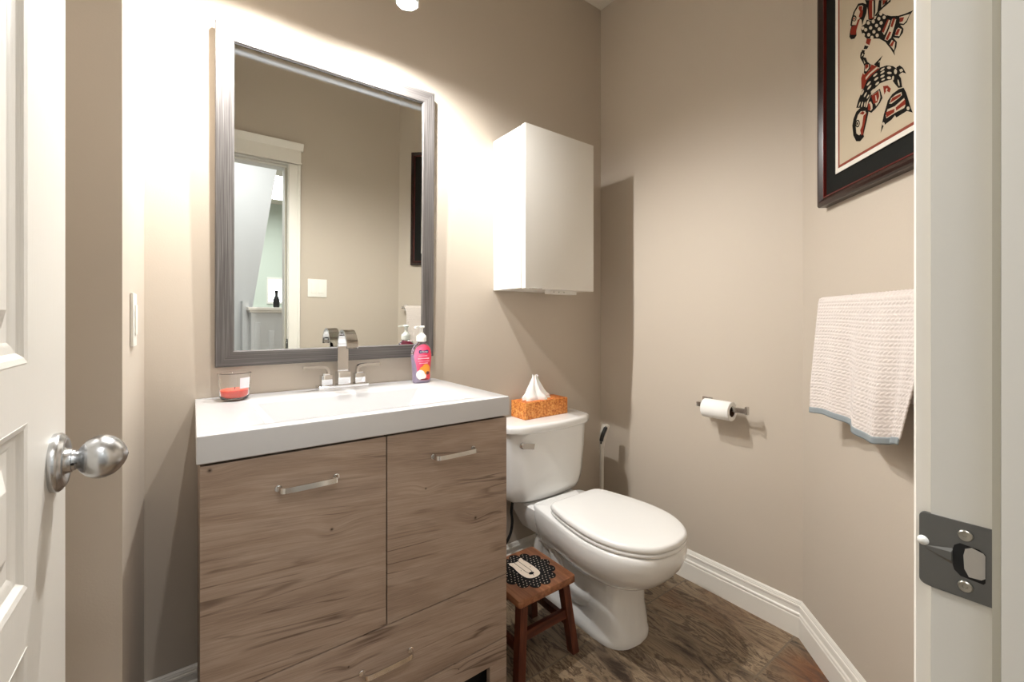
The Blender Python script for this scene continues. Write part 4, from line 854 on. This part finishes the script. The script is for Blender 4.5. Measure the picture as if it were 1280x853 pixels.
# plunger / brush handle standing in the corner
pb = thing('toilet_brush', (1.60, 1.42, 0), 'white long-handled brush standing in the corner behind the toilet', 'toilet brush')
bx, by = 1.585, 1.415
obj('holder', lathe([(0, 0), (.055, 0), (.058, .006), (.055, .05), (.046, .13), (.047, .135), (.043, .135), (.05, .05), (.0, .012)], (bx, by, 0)), M['plasticw'], pb)
obj('handle', tube(catmull([(bx-.002, by, .02), (bx-.002, by, .25), (bx, by, .45), (bx+.002, by, .54), (bx+.008, by-.001, .575), (bx+.018, by-.002, .60), (bx+.026, by-.003, .618), (bx+.028, by-.003, .626)], 8), lambda i: .0095 if i < 20 else min(.018, .0095+.0011*(i-20)) if i < 50 else max(.004, .018-.003*(i-50)), 20), M['greyh'], pb)
obj('grip_inset', tube(catmull([(bx-.010, by-.004, .535), (bx-.009, by-.007, .56), (bx-.002, by-.011, .585), (bx+.010, by-.014, .608), (bx+.014, by-.012, .618)], 6), lambda i: .0095 if 3 < i < 21 else .004, 14), M['black'], pb, label='black inset on the grip')

# ------------------------------------------------------------------ tissue box
def wicker():
    m = mat('orange_wicker', (.7, .3, .05), .55); t = NT(m)
    P = t.n('ShaderNodeNewGeometry').outputs['Position']
    s_ = t.n('ShaderNodeSeparateXYZ'); t.l(P, s_.inputs[0])
    a = t.math('ADD', t.math('ADD', s_.outputs[0], s_.outputs[1]), s_.outputs[2]); b_ = t.math('SUBTRACT', t.math('ADD', s_.outputs[0], s_.outputs[1]), s_.outputs[2])
    wa = t.math('SINE', t.math('MULTIPLY', a, 620)); wb = t.math('SINE', t.math('MULTIPLY', b_, 620))
    wv = t.math('MULTIPLY', wa, wb)
    nz = t.noise(t.coord((1,1,1)), 95, 4, .7)
    f_ = t.math('ADD', t.math('MULTIPLY', wv, .16), nz)
    t.base(t.ramp(f_, [(.30, srgb(148, 68, 20)), (.42, srgb(205, 110, 44)), (.55, srgb(232, 150, 70)), (.72, srgb(246, 196, 122))]))
    t.bump(f_, .6, .003)
    return m
M['wicker'] = wicker()
tb = thing('tissue_box', (1.285, 1.5, .6995), 'orange woven tissue box on the toilet tank lid with a tissue sticking up', 'tissue box')
bz = .700
obj('carton', [box(1.144, 1.392, 1.450, 1.552, bz, bz+.073, .003)], M['wicker'], tb)
obj('slot', poly([(1.204, 1.494, bz+.0732), (1.329, 1.494, bz+.0732), (1.329, 1.510, bz+.0732), (1.204, 1.510, bz+.0732)], (0, 0, .0006)), M['paperw'], tb)
def tissue():
    b = bmesh.new(); G = []; nu, nv = 48, 26
    cx, cy, z0 = 1.246, 1.502, bz+.072
    for j in range(nv+1):
        t_ = j/nv; R = .046*(1-t_)**1.15 + .0075 + .006*math.exp(-((t_-.12)/.1)**2) + (.004*max(0, t_-.9)*10 if t_ > .9 else 0)
        row = []
        for i in range(nu):
            a = 2*PI*i/nu
            fold = 1 + .30*math.sin(a*5+1.2+t_*1.4)*(1-.3*t_) + .12*math.sin(a*9+t_*5)
            x = cx + R*fold*math.cos(a)*1.15 - .006*math.sin(t_*2.2); y = cy + R*fold*math.sin(a)*.55
            z = z0 + .108*t_ + .004*math.sin(a*3+.5)*t_
            row.append(b.verts.new((x, y, z)))
        G.append(row)
    for j in range(nv):
        for i in range(nu): b.faces.new((G[j][i], G[j][(i+1) % nu], G[j+1][(i+1) % nu], G[j+1][i]))
    return b
M['tissue'] = mat('tissue_paper', srgb(248, 247, 246), .9, Subsurface_Weight=.2, Subsurface_Scale=.02)
obj('tissue', tissue(), M['tissue'], tb)

# ------------------------------------------------------------------ toilet paper holder and roll
ph = thing('toilet_paper_holder', (RX-.05, .90, .77), 'nickel bar paper holder on the beige wall right of the toilet', 'paper holder')
pz = .785
obj('mount', [box(RX-.012, RX-.0005, .950, .990, pz-.022, pz+.022, .002), box(RX-.078, RX-.010, .960, .978, pz-.009, pz+.009, .002)], M['nickel'], ph)
P = [(RX-.070, .996, pz), (RX-.070, .90, pz), (RX-.070, .825, pz), (RX-.070, .800, pz)]
obj('bar', [box(RX-.076, RX-.066, .780, .976, pz-.010, pz+.010, .002), box(RX-.079, RX-.063, .774, .784, pz-.013, pz+.018, .003)], M['nickel'], ph)
rl = thing('toilet_paper_roll', (RX-.070, .885, pz-.035), 'nearly finished white toilet paper roll on the wall holder', 'toilet paper')
def rollbm(r0, r1, y0, y1): return lathe([(r0, 0), (r1-.001, 0), (r1, .001), (r1, y1-y0-.001), (r1-.001, y1-y0), (r0, y1-y0), (r0, 0)], (RX-.071, y0, pz-.010), (0, 1, 0), 48)
obj('paper', rollbm(.021, .037, .834, .945), M['paperw'], rl, ang=50)
obj('cardboard_core', rollbm(.0185, .0207, .8345, .9445), M['core'], rl, ang=50)

# ------------------------------------------------------------------ wall switches
M['switch'] = mat('switch_white', srgb(238, 236, 228), .4)
s1 = thing('wall_switch', (LX, 1.26, 1.13), 'white switch plate on the left wall beyond the open door, seen edge on', 'switch')
obj('plate', box(LX+.0005, LX+.006, 1.222, 1.292, 1.072, 1.188, .002), M['switch'], s1)
obj('rocker', box(LX+.005, LX+.009, 1.241, 1.273, 1.097, 1.163, .0015), M['switch'], s1)
s2 = thing('wall_switch', (.655, FY, 1.25), 'double white rocker switch beside the door casing, seen in the mirror', 'switch')
obj('plate', box(.596, .711, FY+.0005, FY+.006, 1.242, 1.358, .002), M['switch'], s2)
for x_ in (.632, .675): obj('rocker', box(x_-.016, x_+.016, FY+.005, FY+.009, 1.267, 1.333, .0015), M['switch'], s2)

# ------------------------------------------------------------------ things on the angled wall: s runs along it from the picture's far edge
WD = Vector((-d2, -d2, 0)); WN = Vector((-d2, d2, 0)); W0 = Vector((1.6367, .5117, 0))
def wp(s_, d, z): return W0 + WD*s_ + WN*d + Vector((0, 0, z))
def wbox(s0, s1_, d0, d1, z0, z1, bev=0):
    b = box(s0, s1_, d0, d1, z0, z1, bev)
    for v in b.verts: v.co = wp(v.co.x, v.co.y, v.co.z)
    return b
pic = thing('framed_print', tuple(wp(.2575, 0, 1.496)), 'framed black and red bird print with a dark mat on the angled wall', 'picture')
M['frame_dark'] = mat('frame_dark_red_black', srgb(38, 18, 16), .22); M['frame_red'] = mat('frame_red_edge', srgb(96, 30, 24), .3)
M['matdark'] = mat('mat_board_dark', srgb(30, 31, 29), .8, spec=.15); M['matwhite'] = mat('mat_white', srgb(226, 222, 212), .8); M['matred'] = mat('mat_rust', srgb(134, 62, 44), .8)
M['paper'] = mat('print_paper', srgb(190, 176, 153), .85); M['ink'] = mat('ink_black', srgb(24, 22, 19), .8, spec=.1); M['inkred'] = mat('ink_red', srgb(126, 46, 32), .8, spec=.1)
PW, PZ0, PZ1 = .515, 1.489, 2.29
fb = .026
def wring(s0, s1_, z0, z1, prof):
    """prof: list of (inset, depth); rectangular ring"""
    rr_ = []
    for g, d in prof: rr_.append([wp(s0+g, d, z0+g), wp(s1_-g, d, z0+g), wp(s1_-g, d, z1-g), wp(s0+g, d, z1-g)])
    return loft(rr_ + [rr_[0]], False, False)
fr = obj('frame', wring(0, PW, PZ0, PZ1, [(0, .001), (0, .026), (.004, .032), (.012, .033), (.020, .028), (fb, .024), (fb, .001)]), M['frame_dark'], pic, ang=20)
obj('frame_lip', wring(0, PW, PZ0, PZ1, [(fb-.001, .016), (fb-.001, .0255), (fb+.0025, .0255), (fb+.0025, .016)]), M['frame_red'], pic, label='thin red inner lip')
obj('backing', wbox(.01, PW-.01, .002, .010, PZ0+.01, PZ1-.01), M['matdark'], pic)
mbo = obj('mat', wring(0, PW, PZ0, PZ1, [(.020, .010), (.020, .0175), (.079, .0175), (.079, .010)]), M['matdark'], pic)
obj('mat_line_white', wring(.077, PW-.077, PZ0+.083, PZ1-.083, [(0, .016), (0, .0183), (.018, .0183), (.018, .016)]), M['matwhite'], pic, smooth=False)
obj('mat_line_rust', wring(.092, PW-.092, PZ0+.096, PZ1-.096, [(0, .016), (0, .0190), (.011, .0190), (.011, .016)]), M['matred'], pic, smooth=False)
from mathutils.geometry import tessellate_polygon
def art_bm():
    b = bmesh.new()
    for c_, l_, pts in ART:
        if c_ == 'c' and l_ >= 1:
            mx_ = sum(p[0] for p in pts)/len(pts); my_ = sum(p[1] for p in pts)/len(pts)
            pts = [(mx_+(p[0]-mx_)*.88, my_+(p[1]-my_)*.90) for p in pts]
        P_ = [wp(min(s_/100, PW-.101), .0198+.00012*l_, 1.496+z_/100) for s_, z_ in pts]
        tri = tessellate_polygon([P_]); V = [b.verts.new(p) for p in P_]
        for t_ in tri:
            try: b.faces.new([V[i] for i in t_]).material_index = {'c': 0, 'k': 1, 'r': 2}[c_]
            except ValueError: pass
    return b
obj('bird_print', [mi_(wbox(.100, PW-.100, .010, .0195, PZ0+.103, PZ1-.103), 0), art_bm()], [M['paper'], M['ink'], M['inkred']], pic, smooth=False)

# towel on its bar
tbz = 1.183; tbd = .062; TS0, TS1 = .098, .53
tbar = thing('towel_bar', tuple(wp(.3, 0, tbz)), 'chrome towel bar on the angled wall holding the towel', 'towel bar')
obj('rod', cyl(wp(.125, tbd, tbz), wp(.56, tbd, tbz), .008, 20), M['chrome'], tbar)
for s_ in (.135, .55): obj('post', [cyl(wp(s_, .0005, tbz), wp(s_, tbd, tbz), .008, 20), cyl(wp(s_, .0005, tbz), wp(s_, .008, tbz), .022, 28, bev=.002)], M['chrome'], tbar)
def towelmat():
    m = mat('towel_terry', srgb(224, 214, 208), .95, spec=.1, Sheen_Weight=.4); t = NT(m)
    t.bump(t.noise(t.coord(), 1400, 3, .7), .5, .002)
    return m
M['towel'] = towelmat(); M['hem'] = mat('towel_hem_grey', srgb(140, 148, 152), .9)
def towel_point(u, v, tex=True):
    """u 0..1 across, v: metres along the cloth from the front hem (0) over the bar to the back hem"""
    Lf = .338; rb = .013; arc = PI*rb
    s_ = TS0 + (TS1-TS0)*u
    amp = .010*min(1, max(0, (Lf-v)/.25)) if v < Lf else 0
    fold = amp*(math.sin(u*13+.6) + .6*math.sin(u*29+1.3))
    side = 0
    if v < Lf:
        z = tbz+.001 - (Lf-v); d = tbd+rb + fold + .008*(1-v/Lf)
        z += .010*math.sin(u*7.5+.3)*(1-v/Lf) - .006*u
        side = -.010*math.sin(min(1, (1-v/Lf))*PI*.5)*(1-u) - .092*max(0, u-.62)/.38*(1-v/Lf)
        N = WN
    elif v < Lf+arc:
        a = (v-Lf)/rb; z = tbz + rb*math.sin(a); d = tbd + rb*math.cos(a); N = WN*math.cos(a)+Vector((0, 0, math.sin(a)))
    else:
        z = tbz - (v-Lf-arc); d = tbd-rb; N = -WN
    h = 0
    if tex:
        # braided weave: rows of slanted lobes
        U = u*(TS1-TS0)/.0125; V = v/.0095
        row = math.floor(V); fv = V-row
        sgn = 1 if row % 2 else -1
        fu = (U + fv*.9*sgn + (row % 2)*.5) % 1.0
        h = .0024*(math.sin(PI*fv)**.6)*(abs(math.sin(PI*fu))**.6)
    return wp(s_+side, d, z) + N*h
def towel_grid(u0, u1, v0, v1, nu, nv, tex=True, back=.0032):
    b = bmesh.new(); F = []; K = []
    for j in range(nv+1):
        v_ = v0+(v1-v0)*j/nv; F.append([b.verts.new(towel_point(u0+(u1-u0)*i/nu, v_, tex)) for i in range(nu+1)])
    for j in range(nv):
        for i in range(nu): b.faces.new((F[j][i], F[j][i+1], F[j+1][i+1], F[j+1][i]))
    return b
tw_ = towel_grid(0, 1, .016, .62, 230, 330)
tow = thing('hand_towel', tuple(wp(.3, tbd, .85)), 'pale woven towel with a grey hem hanging from the bar', 'towel')
to_ = obj('cloth', tw_, M['towel'], tow, ang=180)
md = to_.modifiers.new('thick', 'SOLIDIFY'); md.thickness = .003; md.offset = -1
hm = obj('hem', towel_grid(0, 1, 0, .017, 120, 4, False), M['hem'], tow, ang=180, label='grey hem band')
md = hm.modifiers.new('thick', 'SOLIDIFY'); md.thickness = .0035; md.offset = -.6

# ------------------------------------------------------------------ step stool
SX0, SX1, SY0, SY1, SZ = .807, 1.049, 1.052, 1.288, .262
st = thing('step_stool', ((SX0+SX1)/2, (SY0+SY1)/2, 0), 'small reddish wooden stool with a black and white spotted flower seat beside the vanity', 'stool')
sb_ = loft([rrect(SX0+.002, SX1-.002, SY0+.002, SY1-.002, .008, SZ-.024), rrect(SX0, SX1, SY0, SY1, .010, SZ-.022), rrect(SX0, SX1, SY0, SY1, .010, SZ-.003), rrect(SX0+.001, SX1-.001, SY0+.001, SY1-.001, .009, SZ-.001), rrect(SX0+.003, SX1-.003, SY0+.003, SY1-.003, .009, SZ)])
seat_ = obj('seat', sb_, M['stoolseat'], st)
legs = {}
for ix, (xa, sx_) in enumerate(((SX0+.032, -1), (SX1-.032, 1))):
    for iy, (ya, sy_) in enumerate(((SY0+.030, -1), (SY1-.030, 1))):
        top = Vector((xa, ya, SZ-.024)); bot = Vector((xa+sx_*.028, ya+sy_*.022, 0)); w_ = .014
        legs[(ix, iy)] = (top, bot)
        obj('leg', loft([[bot+Vector((a*w_, c_*w_, 0)) for a, c_ in ((-1,-1),(1,-1),(1,1),(-1,1))], [top+Vector((a*w_, c_*w_, 0)) for a, c_ in ((-1,-1),(1,-1),(1,1),(-1,1))]]), M['stoolleg'], st)
def at_z(k_, z): a, b_ = legs[k_]; return b_.lerp(a, z/(SZ-.024))
for k0, k1 in (((0,0),(1,0)), ((0,1),(1,1))):
    a, b_ = at_z(k0, .135), at_z(k1, .135); obj('rail', box(a.x, b_.x, a.y-.008, a.y+.008, .120, .150, .002), M['stoolrail'], st)
for k0, k1 in (((0,0),(0,1)), ((1,0),(1,1))):
    a, b_ = at_z(k0, .10), at_z(k1, .10); obj('rail', box(a.x-.008, a.x+.008, a.y, b_.y, .085, .112, .002), M['stoolleg'], st)
# painted lion-flower on the seat
fcx, fcy = .932, 1.174
def disc(cx, cy, rx, ry, z, n=24, an=0, h=.0004):
    return poly([(cx+rx*math.cos(2*PI*k_/n)*math.cos(an)-ry*math.sin(2*PI*k_/n)*math.sin(an), cy+rx*math.cos(2*PI*k_/n)*math.sin(an)+ry*math.sin(2*PI*k_/n)*math.cos(an), z) for k_ in range(n)], (0, 0, h))
M['spaint'] = mat('black_paint', (.004, .004, .005), .6, spec=.15); M['cream'] = mat('cream_paint', srgb(226, 212, 196), .5)
outl = []; NP = 13; PD, PRr = .080, .0196
def mane_r(a):
    k_ = round(a/(2*PI/NP)); dl = a - k_*2*PI/NP
    return PD*math.cos(dl) + math.sqrt(max(0, PRr**2 - (PD*math.sin(dl))**2))
for k_ in range(450):
    a = 2*PI*k_/450; outl.append((fcx+mane_r(a)*math.cos(a), fcy+mane_r(a)*1.06*math.sin(a), SZ+.0001))
dots = []
for i in range(-9, 10):
    for j in range(-10, 11):
        x = i*.0135 + (j % 2)*.00675; y = j*.0118
        if math.hypot(x, y/1.06) < mane_r(math.atan2(y/1.06, x))-.004 and not (-.036 < x < .040 and -.054 < y < .070): dots.append(mi_(disc(fcx+x+random.uniform(-.0012, .0012), fcy+y+random.uniform(-.001, .001), 0.0019, .0019, SZ+.0004, 10, h=.0002), 1))
pt = obj('painted_mane', [mi_(poly(outl, (0, 0, .0004)), 0)] + dots, [M['spaint'], M['cream']], seat_, smooth=False, label='black scalloped painted flower with cream dots')
face = [(p.x, fcy+(p.y-fcy)*1.18+.006, SZ+.0006) for p in catmull([(fcx-.024, fcy+.052, 0), (fcx-.031, fcy+.045, 0), (fcx-.029, fcy+.030, 0), (fcx-.033, fcy, 0), (fcx-.031, fcy-.030, 0), (fcx-.018, fcy-.045, 0), (fcx+.006, fcy-.048, 0), (fcx+.026, fcy-.040, 0), (fcx+.033, fcy-.016, 0), (fcx+.032, fcy+.020, 0), (fcx+.029, fcy+.042, 0), (fcx+.030, fcy+.054, 0), (fcx+.020, fcy+.054, 0), (fcx+.008, fcy+.046, 0), (fcx-.010, fcy+.046, 0)], 5, True)]
obj('painted_face', poly(face, (0, 0, .0002)), M['cream'], pt, smooth=False, label='cream painted face')
def stroke(pts, w_, z):
    P_ = [Vector((p.x, fcy+(p.y-fcy)*1.18+.006, 0)) for p in catmull(pts, 6)]
    return sweep([(p.x, p.y, z) for p in P_], [(-w_, 0), (w_, 0), (w_, .0002), (-w_, .0002)])
obj('painted_lines', [stroke([(fcx-.010, fcy+.046, 0), (fcx-.010, fcy+.010, 0), (fcx-.009, fcy-.018, 0), (fcx, fcy-.026, 0), (fcx+.009, fcy-.018, 0), (fcx+.009, fcy+.010, 0), (fcx+.008, fcy+.046, 0)], .0009, SZ+.0011),
    disc(fcx, fcy-.026, .010, .007, SZ+.0011, 18, h=.0003), stroke([(fcx, fcy-.028, 0), (fcx, fcy-.034, 0), (fcx-.001, fcy-.040, 0)], .001, SZ+.0011),
    disc(fcx-.020, fcy+.006, .0016, .0016, SZ+.0011, 12), disc(fcx+.021, fcy+.006, .0016, .0016, SZ+.0011, 12), disc(fcx-.026, fcy+.046, .001, .001, SZ+.0011, 12), disc(fcx+.026, fcy+.049, .001, .001, SZ+.0011, 12)], M['spaint'], pt, smooth=False)

# drop the unused scratch helpers of the render list
for o in [o for o in C.objects if o.type == 'MESH' and len(o.data.vertices) == 0]: bpy.data.objects.remove(o)
